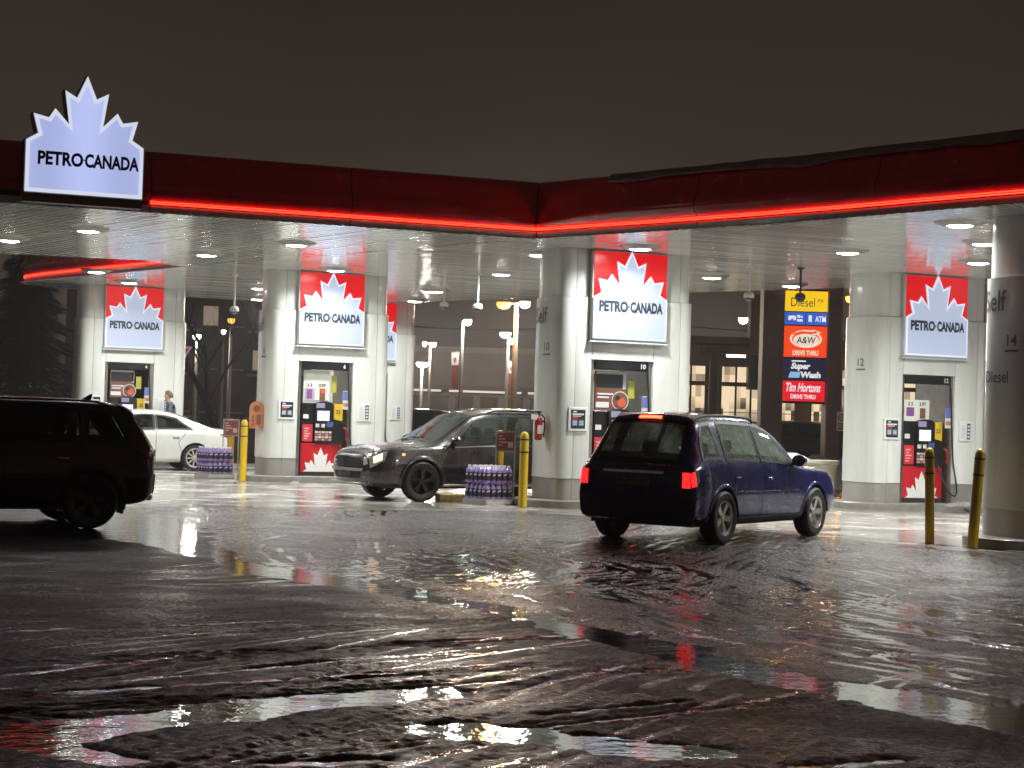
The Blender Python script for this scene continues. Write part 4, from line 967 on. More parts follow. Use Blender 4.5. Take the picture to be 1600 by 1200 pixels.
    MB().rbox(xd-.42, xd+.05, -wi, wi, .62, zs_-.02, .06).build("dashboard", CAR_IN, root, 40)
    st = MB().tube([(xd-.50+.10*math.sin(a)*.5, .36+.18*math.cos(a), zs_-.02+.17*math.sin(a)) for a in np.linspace(0, 2*math.pi, 22)], .014, 6); st.tube([(xd-.40,.36,zs_-.1),(xd-.50,.36,zs_-.02)], .03, 6); st.build("steering_wheel", CAR_IN, root)
    MB().box(S.x0+.35, S.x1-.35, -wi, wi, .24, .42).build("floor_pan", CAR_IN, root)
    return root, body
def sidey(S, x, z):
    T = np.linspace(.9, 4.9, 60); P = S.P(np.full(60, float(x)), T); i = P[:,2].argsort(); return float(np.interp(z, P[i][:,2], P[i][:,1]))
handles_m = {}
CARX = {}

# --- blue crossover, driving in, seen from behind
SB = CarSurf([
 (-2.42,.31,.76,.62,.85,.95,.80,1.03,.69,1.05),(-2.36,.29,.80,.62,.885,.98,.83,1.10,.69,1.12),(-2.22,.30,.79,.63,.885,1.00,.855,1.24,.665,1.27),(-2.00,.28,.80,.65,.905,1.02,.875,1.47,.63,1.51),
 (-1.78,.27,.80,.66,.907,1.02,.88,1.625,.615,1.68),(-1.2,.25,.80,.66,.905,1.01,.88,1.665,.615,1.735),(-.4,.25,.80,.66,.90,1.0,.88,1.65,.615,1.72),(.1,.25,.80,.66,.90,.99,.88,1.59,.62,1.655),
 (.55,.25,.80,.66,.90,.985,.875,1.40,.68,1.46),(1.02,.25,.80,.66,.902,.98,.868,1.07,.745,1.13),(1.2,.25,.80,.66,.905,.97,.86,1.01,.76,1.07),(1.9,.26,.79,.64,.905,.93,.84,.975,.71,1.035),
 (2.16,.28,.75,.61,.88,.89,.80,.93,.66,.985),(2.30,.31,.69,.58,.82,.83,.73,.87,.60,.91),(2.36,.35,.62,.56,.75,.77,.67,.80,.55,.83)])
SB.warp = lambda x: np.asarray(x, float)+.18*np.clip((-1.86-np.asarray(x, float))/.54, 0, 1)-.06*np.clip((np.asarray(x, float)-1.9)/.4, 0, 1)
blue = pm("paint_blue", (.010,.014,.125), rough=.28, metal=.25, coat=1., noise=.25, nscale=3, rnoise=.06, bump=.0006, bscale=220)
gl_blue = glass("glass_light", (.74,.82,.76), .34, (.62,.70,.60)); gl_dark = glass("glass_dark", (.10,.11,.11)); gl_mid = glass("glass_mid", (.62,.70,.66), .07)
silver = pm("alloy_silver", (.64,.64,.62), rough=.28, metal=.9, noise=.3, nscale=6)
handles_m["blue_crossover"] = blue
car1, _ = make_car("blue_crossover", "dark blue crossover with its tail lights on, driving towards the pumps", (2.90, 25.25, .0), R(56), SB, (.07,.10), blue, gl_blue,
    wheel_mesh(.355,.235,.222,5,.115,silver,.05), .355, 2.857, 1.60, .235,
    [[(-1.97,4.22),(-1.48,4.22),(-1.52,4.86),(-1.72,4.84)], [(-1.28,4.20),(-.36,4.20),(-.36,4.88),(-1.24,4.88)], [(-.24,4.20),(.82,4.20),(.16,4.86),(-.24,4.88)]],
    [(.98,5.25),(.98,8.75),(.22,8.75),(.22,5.25)], [(-2.365,5.22),(-2.365,8.78),(-1.92,8.78),(-1.92,5.22)], seam=[[(-.30,1.6),(-.30,4.15)],[(-1.30,2.6),(-1.22,3.4),(-1.30,4.15)],[(.92,1.7),(.98,3.0),(.90,4.1)],[(-1.3,1.5),(.95,1.5)]],
    roofbars=(-1.75,-.1,pm("rail_grey", (.10,.10,.105), rough=.35, metal=.5)), handles=((-1.08,3.62),(-.12,3.60)), mirror=(.72,1.04,blue), flare=(blue,.045))
red_lamp = em("tail_lamp_lit", (1,.016,.014), 2.6); red_dim = em("tail_lamp_dim", (.75,.01,.012), 1.2); clear_l = pm("lamp_clear", (.45,.44,.42), rough=.15, coat=1)
RT = (1.02, .0)
for sg in (1, -1):
    y0, y1 = .71*sg, .825*sg
    mb = MB(); SB.cap_patch(mb, [(y0,.75),(y1,.75),(y1*.975,.945),(y0,.945)] if sg > 0 else [(y1,.75),(y0,.75),(y0,.945),(y1*.975,.945)], .012, False, .07, 6, 4)
    tl = mb.build("tail_light", red_lamp, car1, 40)
    TT_ = lambda t: t if sg > 0 else 14-t
    SB.patch(MB(), [(-2.419,TT_(3.41)),(-2.33,TT_(3.43)),(-2.34,TT_(3.96)),(-2.419,TT_(3.96))], .012, 6, 4).build("tail_light", red_lamp, car1, 40)
    SB.patch(MB(), [(-2.33,TT_(3.43)),(-2.22,TT_(3.58)),(-2.24,TT_(3.93)),(-2.34,TT_(3.96))], .010, 4, 4).build("tail_light", clear_l, car1, 40)
    mb = MB()
    for zz in (.79,.84,.89): SB.cap_patch(mb, [(y0,zz),(y1,zz),(y1,zz+.007),(y0,zz+.007)] if sg > 0 else [(y1,zz),(y0,zz),(y0,zz+.007),(y1,zz+.007)], .016, False, .07, 6, 1)
    mb.build("lens_ribs", red_dim, tl, 0)
mb = MB(); SB.patch(mb, [(-1.885,6.5),(-1.885,7.5),(-1.85,7.5),(-1.85,6.5)], .035, 6, 2); mb.build("brake_light", em("brake_lamp_lit", (1,.06,.02), 9), car1, 40)
mb = MB(); SB.patch(mb, [(-1.89,5.3),(-1.89,8.7),(-1.68,8.7),(-1.68,5.3)], .022, 12, 4); mb.build("spoiler", blue, car1, 40)
SB.cap_patch(MB(), [(-.26,.76),(.26,.76),(.26,.90),(-.26,.90)], .012, False, .07).build("licence_plate", pm("plate_dim", (.20,.17,.16), rough=.5, noise=.5, nscale=20), car1, 0)
SB.cap_patch(MB(), [(-.45,.92),(.45,.92),(.45,.955),(-.45,.955)], .02, False, .07).build("tailgate_strip", chrome, car1, 0)
SB.cap_patch(MB(), [(-.76,.36),(.76,.36),(.80,.62),(-.80,.62)], .035, False, .07, 16, 4).build("rear_bumper", pm("bumper_blue", (.008,.008,.03), rough=.5), car1, 40)
SB.strip(MB(), [(-1.2,3.0),(.9,3.0)], .05, .012, 20, lift=.012).build("side_moulding", blue, car1); SB.strip(MB(), [(-1.2,10.98),(.9,10.98)], .05, .012, 20, lift=.012).build("side_moulding", blue, car1)
SB.strip(MB(), [(-1.0,1.75),(1.0,1.75)], .09, .012, 20, lift=.012).build("sill_trim", PLAST, car1); SB.strip(MB(), [(-1.0,12.25),(1.0,12.25)], .09, .012, 20, lift=.012).build("sill_trim", PLAST, car1)
for sg in (1,-1):
    TT_ = lambda t: t if sg > 0 else 14-t
    SB.patch(MB(), [(2.12,TT_(3.35)),(2.34,TT_(3.35)),(2.32,TT_(3.95)),(2.08,TT_(3.95))], .012, 6, 4).build("headlight", clear_l, car1, 40)
MB().tube([(-2.27,.0,1.10),(-2.25,.25,1.13),(-2.22,.5,1.15)], .009, 5).build("rear_wiper", PLAST, car1)

# --- dark grey crossover parked nose to the left, headlight on
SG = CarSurf([
 (-2.45,.34,.62,.62,.78,.98,.76,1.06,.66,1.08),(-2.36,.32,.76,.63,.88,1.0,.84,1.22,.70,1.24),(-2.15,.28,.81,.65,.91,1.02,.88,1.50,.69,1.53),(-1.85,.25,.82,.66,.917,1.02,.89,1.63,.66,1.69),(-1.0,.24,.82,.66,.917,1.01,.89,1.66,.65,1.735),
 (-.2,.24,.82,.66,.917,1.0,.89,1.65,.65,1.725),(.25,.24,.82,.66,.917,.99,.89,1.58,.655,1.65),(.75,.24,.82,.66,.917,.985,.885,1.30,.70,1.37),(1.20,.24,.82,.66,.917,.98,.875,1.05,.755,1.11),(1.36,.24,.82,.66,.917,.975,.87,1.01,.765,1.07),
 (1.95,.25,.80,.65,.915,.94,.85,.975,.73,1.03),(2.22,.26,.76,.62,.89,.90,.80,.93,.68,.98),(2.36,.28,.70,.58,.83,.84,.74,.87,.62,.905),(2.43,.32,.62,.55,.76,.78,.68,.80,.56,.82)])
grey_p = pm("paint_graphite", (.046,.039,.037), rough=.26, metal=.4, coat=1., noise=.3, nscale=3, rnoise=.06, bump=.0006, bscale=220)
blackrim = pm("alloy_black", (.010,.010,.011), rough=.3, metal=.4, coat=.5)
handles_m["grey_crossover"] = grey_p
car2, _ = make_car("grey_crossover", "dark grey crossover on black wheels with a glowing headlight, nose by kiosk 6", (-.78, 33.75, 0), R(211), SG, (.06,.13), grey_p, gl_mid,
    wheel_mesh(.365,.235,.245,5,.06,blackrim,.05,True), .365, 2.89, 1.62, .235,
    [[(-2.05,4.22),(-1.45,4.22),(-1.48,4.84),(-1.80,4.82)], [(-1.30,4.20),(-.30,4.20),(-.30,4.88),(-1.26,4.88)], [(-.18,4.20),(.98,4.20),(.30,4.86),(-.18,4.88)]],
    [(1.16,5.25),(1.16,8.75),(.36,8.75),(.36,5.25)], [(-2.36,5.25),(-2.36,8.75),(-2.12,8.75),(-2.12,5.25)], seam=[[(-.24,1.6),(-.24,4.15)],[(1.05,1.7),(1.10,3.0),(1.02,4.1)],[(-1.3,1.5),(1.05,1.5)],[(1.30,4.6),(2.30,4.7)]],
    roofbars=(-1.7,.0,blackp), handles=((-1.1,3.6),(0.,3.58)), mirror=(.80,1.05,grey_p), flare=(grey_p,.06))
mb = MB(); 
SG.cap_patch(MB(), [(-.56,.60),(.56,.60),(.58,.79),(-.58,.79)], .012, True, .13, 12, 4).build("grille", PLAST, car2, 40)
for zz in (.615,.655,.695,.735,.775): SG.cap_patch(mb, [(-.55,zz),(.55,zz),(.55,zz+.012),(-.55,zz+.012)], .024, True, .13, 12, 1)
SG.cap_patch(mb, [(-.03,.60),(.03,.60),(.03,.79),(-.03,.79)], .03, True, .13, 2, 3); SG.cap_patch(mb, [(-.60,.795),(.60,.795),(.60,.825),(-.60,.825)], .022, True, .10, 12, 1)
mb.build("grille_chrome", chrome, car2, 0)
head_lit = em("headlight_lit", (1.,.56,.27), 4.5); amber = em("marker_amber", (1,.42,.12), 1.6)
for sg in (1, -1):
    TT_ = lambda t: t if sg > 0 else 14-t
    h = SG.patch(MB(), [(2.425,TT_(3.15)),(2.20,TT_(3.35)),(2.12,TT_(3.98)),(2.42,TT_(3.90))], .010, 8, 5).build("headlight", pm("lamp_housing_glass", (.34,.31,.29), rough=.12, coat=1, noise=.4, nscale=14), car2, 40)
    SG.patch(MB(), [(2.37,TT_(3.40)),(2.24,TT_(3.45)),(2.22,TT_(3.84)),(2.365,TT_(3.82))], .016, 5, 4).build("bulb", head_lit, h, 40)
    c_ = SG.cap_patch(MB(), [(.58*sg,.63),(.70*sg,.66),(.66*sg,.77),(.58*sg,.79)] if sg > 0 else [(.70*sg,.66),(.58*sg,.63),(.58*sg,.79),(.66*sg,.77)], .012, True, .13, 4, 4).build("headlight", pm("lamp_housing_glass"), car2, 40)
    SG.patch(MB(), [(1.86,TT_(3.58)),(1.80,TT_(3.58)),(1.80,TT_(3.72)),(1.86,TT_(3.72))], .008, 2, 2).build("marker_light", amber, car2, 0)
    lw = MB(); lw.lathe([(0,.0),(.05,.0),(.06,-.02)], 14, (2.47,.56*sg,.44), 'x'); lw.build("fog_light", clear_l, car2)
SG.cap_patch(MB(), [(-.62,.53),(.62,.53),(.64,.585),(-.64,.585)], .05, True, .13, 12, 2).build("bumper_bar", pm("bumper_silver", (.40,.39,.38), rough=.3, metal=.7), car2, 40)
SG.cap_patch(MB(), [(-.48,.40),(.48,.40),(.52,.52),(-.52,.52)], .012, True, .13, 12, 2).build("lower_grille", WELL, car2, 40)
MB().rbox(2.36,2.56,-.62,.62,.285,.33,.02).build("chin_strip", pm("bumper_silver"), car2, 40)
MB().rbox(2.545,2.57,-.26,.26,.43,.56,.008).build("licence_plate", pm("plate_black", (.02,.02,.022), rough=.4), car2)
for tz in (4.02, 9.98): SG.strip(MB(), [(-1.9,tz),(1.0,tz)], .022, .010, 20).build("chrome_strip", chrome, car2)
SG.strip(MB(), [(-1.0,1.75),(1.0,1.75)], .05, .014, 16, lift=.012).build("sill_trim", pm("bumper_silver"), car2)
for sgn in (.3, -.3):
    MB().tube([SG.off(1.22, 7-sgn*3.2, .012), SG.off(1.12, 7-sgn*1.0, .016), SG.off(1.08, 7+sgn*1.5, .014)], .008, 5).build("wiper", PLAST, car2)

# --- white sedan at the kiosk behind
SW = CarSurf([
 (-2.33,.36,.60,.58,.74,.86,.72,.94,.62,.97),(-2.27,.32,.72,.60,.82,.90,.80,.985,.70,1.03),(-2.05,.27,.77,.62,.87,.93,.83,1.0,.72,1.055),(-1.85,.24,.78,.63,.88,.94,.845,1.02,.72,1.08),(-1.45,.22,.79,.63,.88,.94,.85,1.16,.66,1.22),
 (-1.0,.20,.79,.63,.88,.93,.85,1.32,.60,1.38),(-.55,.19,.79,.63,.88,.92,.85,1.40,.575,1.465),(-.1,.19,.79,.63,.88,.91,.85,1.415,.575,1.485),(.25,.19,.79,.63,.88,.90,.85,1.36,.59,1.43),(.7,.19,.79,.63,.88,.89,.85,1.16,.65,1.22),(1.18,.19,.79,.63,.88,.88,.84,.94,.74,.99),
 (1.5,.20,.78,.62,.88,.85,.82,.89,.72,.94),(1.95,.22,.75,.58,.86,.78,.78,.81,.66,.86),(2.18,.25,.68,.54,.79,.70,.70,.72,.58,.76),(2.28,.29,.58,.50,.70,.63,.62,.65,.5,.67)])
white_p = pm("paint_white", (.70,.70,.68), rough=.22, coat=1., noise=.10, nscale=2, rnoise=.05)
handles_m["white_sedan"] = chrome
car3, _ = make_car("white_sedan", "white sedan parked by the far-left kiosk, tail towards the washer-fluid stack", (-9.25, 44.0, 0), R(204), SW, (.06,.10), white_p, glass("glass_sedan", (.30,.34,.32)),
    wheel_mesh(.325,.21,.235,10,.042,pm("alloy_bright", (.62,.62,.61), rough=.3, metal=.6),.035), .325, 2.70, 1.54, .21,
    [[(-1.25,4.30),(-.42,4.24),(-.42,4.84),(-.86,4.78)], [(-.32,4.22),(.86,4.24),(.10,4.84),(-.32,4.84)]],
    [(1.10,5.25),(1.10,8.75),(.30,8.75),(.30,5.25)], [(-1.72,5.35),(-1.72,8.65),(-1.02,8.65),(-1.02,5.35)], seam=[[(-.37,1.6),(-.37,4.15)],[(-1.02,2.4),(-.92,3.2),(-1.15,4.15)],[(.82,1.7),(.86,3.0),(.80,4.1)],[(-1.85,5.0),(-2.2,4.6)]],
    handles=((-.86,3.60),(.10,3.56)), mirror=(.60,.95,white_p))
for sg in (1, -1):
    TT_ = lambda t: t if sg > 0 else 14-t
    SW.patch(MB(), [(-2.325,TT_(3.55)),(-2.10,TT_(3.72)),(-1.92,TT_(3.98)),(-2.30,TT_(4.0))], .010, 8, 4).build("tail_light", pm("tail_red", (.30,.01,.015), rough=.15, coat=1), car3, 40)
    SW.cap_patch(MB(), [(.50*sg,.72),(.73*sg,.72),(.72*sg,.86),(.50*sg,.86)] if sg > 0 else [(.73*sg,.72),(.50*sg,.72),(.50*sg,.86),(.72*sg,.86)], .012, False, .06, 5, 3).build("tail_light", pm("tail_red"), car3, 40)
    SW.patch(MB(), [(2.27,TT_(3.2)),(1.95,TT_(3.4)),(1.85,TT_(3.95)),(2.24,TT_(3.9))], .010, 6, 4).build("headlight", clear_l, car3, 40)
SW.cap_patch(MB(), [(-.26,.60),(.26,.60),(.26,.72),(-.26,.72)], .012, False, .06).build("licence_plate", pm("plate_dim"), car3, 0)

# --- black crossover, tail in from the left, in the dark
SK = CarSurf([(x+.16 if x < -2.2 else x+.12 if x < -2.0 else x+.06 if x < -1.8 else x, *r) for x, *r in [
 (-2.34,.40,.62,.66,.80,1.0,.76,1.08,.64,1.09),(-2.28,.36,.76,.66,.86,1.02,.82,1.15,.69,1.165),(-2.12,.32,.80,.67,.91,1.03,.86,1.34,.68,1.365),(-1.92,.30,.82,.68,.925,1.04,.88,1.52,.67,1.555),(-1.65,.28,.82,.68,.927,1.03,.89,1.575,.66,1.625),(-.8,.26,.82,.68,.92,1.02,.89,1.60,.655,1.665),
 (-.1,.26,.82,.68,.92,1.01,.89,1.60,.65,1.665),(.35,.26,.82,.68,.92,1.0,.885,1.53,.66,1.59),(.8,.26,.82,.68,.92,.99,.88,1.26,.70,1.32),(1.22,.26,.82,.68,.92,.98,.87,1.05,.75,1.11),(1.5,.27,.81,.67,.92,.96,.86,1.0,.75,1.06),(1.95,.29,.78,.64,.91,.90,.80,.93,.68,.98),(2.2,.33,.70,.58,.82,.80,.70,.83,.58,.86),(2.27,.38,.60,.56,.72,.72,.62,.74,.5,.76)]])
black_p = pm("paint_black", (.006,.005,.006), rough=.22, metal=.2, coat=.8, noise=.3, nscale=3)
handles_m["black_crossover"] = chrome
car4, _ = make_car("black_crossover", "unlit black crossover cut off by the picture's left edge", (-6.92, 23.05, 0), R(206), SK, (.06,.10), black_p, glass("glass_black", (.15,.16,.15)),
    wheel_mesh(.36,.235,.235,5,.07,pm("alloy_dark", (.06,.06,.062), rough=.3, metal=.7),.05,True), .36, 2.69, 1.62, .235,
    [[(-1.86,4.26),(-1.32,4.22),(-1.34,4.84),(-1.60,4.80)], [(-1.20,4.20),(-.30,4.20),(-.30,4.88),(-1.18,4.88)], [(-.20,4.20),(.95,4.20),(.25,4.86),(-.20,4.88)]],
    [(1.14,5.25),(1.14,8.75),(.36,8.75),(.36,5.25)], [(-2.12,5.25),(-2.12,8.75),(-1.88,8.75),(-1.88,5.25)], seam=[[(-.25,1.6),(-.25,4.15)],[(-1.15,2.6),(-1.05,3.2),(-1.22,4.15)],[(-1.2,1.5),(.95,1.5)]],
    roofbars=(-1.55,.1,blackp), handles=((-.98,3.62),(-.02,3.6)), mirror=(.80,1.06,black_p), flare=(PLAST,.075))
for sg in (1, -1):
    TT_ = lambda t: t if sg > 0 else 14-t
    SK.patch(MB(), [(-2.175,TT_(3.62)),(-2.02,TT_(3.75)),(-1.90,TT_(3.98)),(-2.15,TT_(4.05))], .016, 6, 4).build("tail_light", pm("tail_dark_red", (.12,.006,.008), rough=.15, coat=1), car4, 40)
    SK.cap_patch(MB(), [(.45*sg,.93),(.78*sg,.93),(.77*sg,1.02),(.45*sg,1.02)] if sg > 0 else [(.78*sg,.93),(.45*sg,.93),(.45*sg,1.02),(.77*sg,1.02)], .014, False, .06, 5, 3).build("tail_light", pm("tail_dark_red"), car4, 40)
    MB().box(-1.79,-1.76,.70*sg-.13 if sg > 0 else -.83,.83 if sg > 0 else -.57,.19,.50).build("mud_flap", PLAST, car4)
SK.cap_patch(MB(), [(-.66,.44),(.66,.44),(.70,.70),(-.70,.70)], .03, False, .06, 16, 4).build("rear_bumper", PLAST, car4, 40)
MB().rbox(-2.24,-2.0,-.55,.55,.35,.43,.03).build("skid_plate", pm("bumper_silver"), car4, 40)
SK.patch(MB(), [(-1.94,5.2),(-1.94,8.8),(-1.74,8.8),(-1.74,5.2)], .022, 12, 4).build("spoiler", black_p, car4, 40)
MB().loft([[(-1.50,-.02,1.63),(-1.50,.02,1.63),(-1.38,.02,1.64),(-1.38,-.02,1.64)],[(-1.53,-.005,1.72),(-1.53,.005,1.72),(-1.50,.005,1.72),(-1.50,-.005,1.72)]], cap=True).build("antenna_fin", black_p, car4)

# ------------------------------------------------------------------ things on the forecourt
yel = pm("bollard_yellow", (.62,.40,.012), rough=.4, noise=.4, nscale=5, bump=.001, bscale=40, streak=True)
def bollard(x, y, lean, label, r=.078, h=1.34):
    b = thing("bollard", label, "bollard", (x, y, gz(x, y)-.01), 0, "yellow bollards by the pump islands")
    b.rotation_euler = (0, lean, 0)
    MB().lathe([(0,h),(r*.45,h-.008),(r*.8,h-.035),(r,h-.085),(r,.0),(r,-.1)], 20).build("post", yel, b, 50)
    for z in (h-.14, h-.36): MB().lathe([(r+.002,z-.012),(r+.004,z-.009),(r+.004,z+.009),(r+.002,z+.012)], 20).build("band", blackp, b, 50)
    MB().lathe([(r+.03,.0),(r+.028,.012),(r,.018)], 20).build("foot_ring", dark_metal, b, 50)
bollard(-5.73,38.6,.0,"yellow bollard between the washer-fluid stack and kiosk 6's orange box")
bollard(-6.28,40.3,.0,"yellow bollard behind the price board of the stack by the white sedan")
bollard(.25,31.4,.0,"yellow bollard in front of kiosk 10's rounded end, by the fire extinguisher")
bollard(-.19,33.1,.0,"yellow bollard behind the price board of the stack by the grey crossover")
bollard(5.90,25.05,-.03,"straight yellow bollard standing in front of pump 12", .065, 1.36)
bollard(6.31,24.35,.06,"leaning yellow bollard against the rounded foot of kiosk 14", .072, 1.37)

# washer-fluid stacks
jug_m = pm("jug_purple", (.36,.27,.55), rough=.2, coat=.5, noise=.2); cap_m = pm("jug_cap", (.72,.70,.74), rough=.4); lab_m = pm("jug_label", (.035,.03,.06), rough=.35, noise=.5, nscale=60); lab2 = pm("jug_label_print", (.50,.45,.58), rough=.4)
def sq(r, z, n=16, e=3.2): return [(r*math.copysign(abs(math.cos(a))**(2/e), math.cos(a)), r*math.copysign(abs(math.sin(a))**(2/e), math.sin(a)), z) for a in np.linspace(0, 2*math.pi, n, endpoint=False)]
jm = MB().loft([sq(.05,.0), sq(.058,.006), sq(.058,.19), sq(.053,.215), sq(.03,.262,16,2.2), sq(.019,.272,16,2), sq(.019,.28,16,2)], cap=True).mesh("jug", jug_m, 50)
lm = MB().loft([sq(.0592,.035), sq(.0592,.17)]).mesh("label", lab_m, 50)
pmesh = MB().add([(-.035,-.0597,.11),(.035,-.0597,.125),(.035,-.0597,.155),(-.035,-.0597,.14)],[(0,1,2,3)]).add([(-.0597,.035,.11),(-.0597,-.035,.125),(-.0597,-.035,.155),(-.0597,.035,.14)],[(0,1,2,3)]).mesh("label_print", lab2, 0)
cm_ = MB().lathe([(0,.30),(.023,.298),(.026,.292),(.026,.268)], 12).mesh("cap", cap_m, 40)
def stack(x, y, rz, where):
    z0 = gz(x, y); ca, sa = math.cos(rz), math.sin(rz)
    b = thing("stack_base", "low grey display base under the washer-fluid jugs "+where, "display base", (x, y, z0-.005), rz, "washer-fluid display bases")
    MB().rbox(-.33,.33,-.33,.33,.0,.115,.012).build("plinth", pm("base_grey", (.36,.35,.33), rough=.45, noise=.3), b)
    MB().box(-.30,.30,-.334,-.331,.03,.095).build("front_board", pm("base_white", (.55,.54,.50), rough=.5, noise=.2), b)
    MB().box(-.331,.331,-.331,.331,.395,.402).build("layer_board", pm("board_lilac", (.28,.18,.45), rough=.5), b)
    for l in (0, 1):
        for i in range(5):
            for j in range(5):
                if l == 0 and i > 0 and j > 0: continue
                lx, ly = -.25+.125*i, -.25+.125*j; zz = z0+(.113 if l == 0 else .402)
                jx, jy = lx+random.uniform(-.004,.004), ly+random.uniform(-.004,.004)
                o = link("washer_fluid_jug", jm, None, (x+jx*ca-jy*sa, y+jx*sa+jy*ca, zz), rz+random.uniform(-.06,.06))
                O_ = ['first','second','third','fourth','fifth']; tag(o, "purple jug %s from left, %s row, %s layer, stack %s" % (O_[i], ['front','second','third','fourth','back'][j], 'upper' if l else 'lower', where), "jug", ("upper" if l else "lower")+" layer of jugs "+where)
                link("label", lm, o); link("label_print", pmesh, o); link("cap", cm_, o)
    s = thing("price_board", "red price board on a thin grey frame above the jugs "+where, "price board", (x+.36*ca-.20*0, y+.36*sa+.12, z0), R(8), "price boards at the jug stacks")
    fr = pm("frame_grey", (.38,.37,.36), rough=.4, metal=.4)
    for px in (-.17, .17): MB().box(px-.013, px+.013, -.013, .013, 0, 1.32).build("post", fr, s)
    MB().box(-.157,.157,-.011,.011,1.295,1.32).build("rail", fr, s); MB().box(-.157,.157,-.011,.011,.94,.96).build("rail", fr, s)
    MB().box(-.30,.30,-.10,.10,-.01,.012).build("foot", fr, s)
    p = MB().box(-.155,.155,-.018,-.008,.965,1.29).build("poster", pm("poster_maroon", (.26,.06,.055), rough=.4, noise=.4, nscale=12), s)
    mb = MB(); 
    for k in range(4): mb.box(-.13,-.13+.07+.09*((k*5) % 3)/2,-.0205,-.018,1.05+.055*k,1.075+.055*k)
    mb.rbox(.04,.13,-.0205,-.018,1.02,1.12,.01); mb.build("print", pm("poster_print", (.55,.42,.38), rough=.5), p, 0)
stack(-.36, 32.15, R(39), "by the grey crossover"); stack(-6.55, 39.85, R(36), "by the white sedan")

def kpt(i, lx, ly):
    c, s = math.cos(KA), math.sin(KA); return KIOSKS[i][0]+lx*c-ly*s, KIOSKS[i][1]+lx*s+ly*c
x, y = kpt(2, -1.54, -.20); fe = thing("fire_extinguisher", "red fire extinguisher hung on the rounded end of kiosk 10", "fire extinguisher", (x, y, 1.18), KA)
MB().lathe([(0,.0),(.055,.005),(.07,.03),(.07,.33),(.06,.38),(.035,.41),(.022,.42),(.022,.45)], 18).build("cylinder", pm("extinguisher_red", (.45,.012,.014), rough=.25, coat=.6), fe, 50)
MB().box(-.05,.05,-.078,-.068,.12,.27).build("label", pm("ext_label", (.62,.58,.55), rough=.5), fe)
mb = MB().tube([(0,0,.44),(0,0,.49)], .022, 8); mb.rbox(-.10,.05,-.015,.015,.49,.52,.006); mb.tube([(-.10,0,.47),(.04,0,.455)], .009, 6); mb.build("valve_handle", dark_metal, fe)
MB().tube([(.03,-.03,.46),(.09,-.05,.40),(.10,-.05,.25),(.085,-.04,.06)], .012, 7).build("hose", blackp, fe)
MB().box(-.16,-.02,-.03,-.02,.37,.46).build("inspection_tag", pm("tag_pale", (.66,.64,.62), rough=.5), fe); MB().box(.03,.16,.06,.08,.10,.14).build("bracket", dark_metal, fe); MB().box(.03,.16,.06,.08,.32,.36).build("bracket", dark_metal, fe)
x, y = kpt(1, -1.53, -.22); ob = thing("orange_box", "orange round-topped box on the rounded end of kiosk 6, above a bollard", "box", (x, y, 1.15), R(10))
aw = .155; ol = [(-aw,0),(aw,0)]+[(aw*math.cos(R(a)), .43+aw*math.sin(R(a))) for a in range(0,181,15)]
MB().prism(ol, -.06, .05, 'y').build("case", pm("case_orange", (.44,.16,.065), rough=.45, noise=.25), ob, 40)
mb = MB(); mb.lathe([(0,-.064),(.075,-.064)], 14, (0,0,.43), 'y'); 
for k in range(3): mb.box(-.10,-.10+.05,-.0635,-.0605,.06+.08*k,.11+.08*k); 
mb.box(.0,.09,-.0635,-.0605,.08,.30); mb.build("print", pm("case_print", (.16,.06,.03), rough=.5), ob, 0)
MB().box(-.05,.25,.05,.10,.15,.30).build("bracket", dark_metal, ob)
x, y = -1.05, 32.55
kb = thing("kerb_block", "worn yellow kerb block beside the grey crossover's front wheel", "kerb", (x, y, gz(x, y)-.005), KA)
MB().rbox(-.26,.26,-.13,.13,0,.155,.03).build("block", pm("worn_yellow", (.55,.38,.10), rough=.5, noise=.5, nscale=14, bump=.004), kb)
x, y = 6.55, 37.6
tb = thing("waste_bin", "cream round-rimmed bin beyond the blue car's bonnet", "bin", (x, y, gz(x, y)))
MB().lathe([(.0,0),(.27,0),(.31,.72),(.33,.78),(.36,.80),(.36,.86),(.32,.87),(.30,.80),(.0,.76)], 24).build("tub", pm("bin_cream", (.55,.54,.42), rough=.45, noise=.2), tb, 40)
tb2 = thing("ice_bin", "white sloping-topped bin behind the blue car's bonnet", "bin", (5.85, 37.9, gz(5.85, 37.9)), KA)
MB().loft([[(-.45,-.35,0),(.45,-.35,0),(.45,.35,0),(-.45,.35,0)],[(-.45,-.35,.80),(.45,-.35,.80),(.45,.35,.95),(-.45,.35,.95)]], cap=True).build("cabinet", pm("bin_white", (.66,.66,.64), rough=.35, noise=.2), tb2)
MB().loft([[(-.47,-.37,.805),(.47,-.37,.805),(.47,.37,.955),(-.47,.37,.955)],[(-.46,-.36,.84),(.46,-.36,.84),(.46,.36,.99),(-.46,.36,.99)]], cap=True).build("lid", pm("bin_white"), tb2)

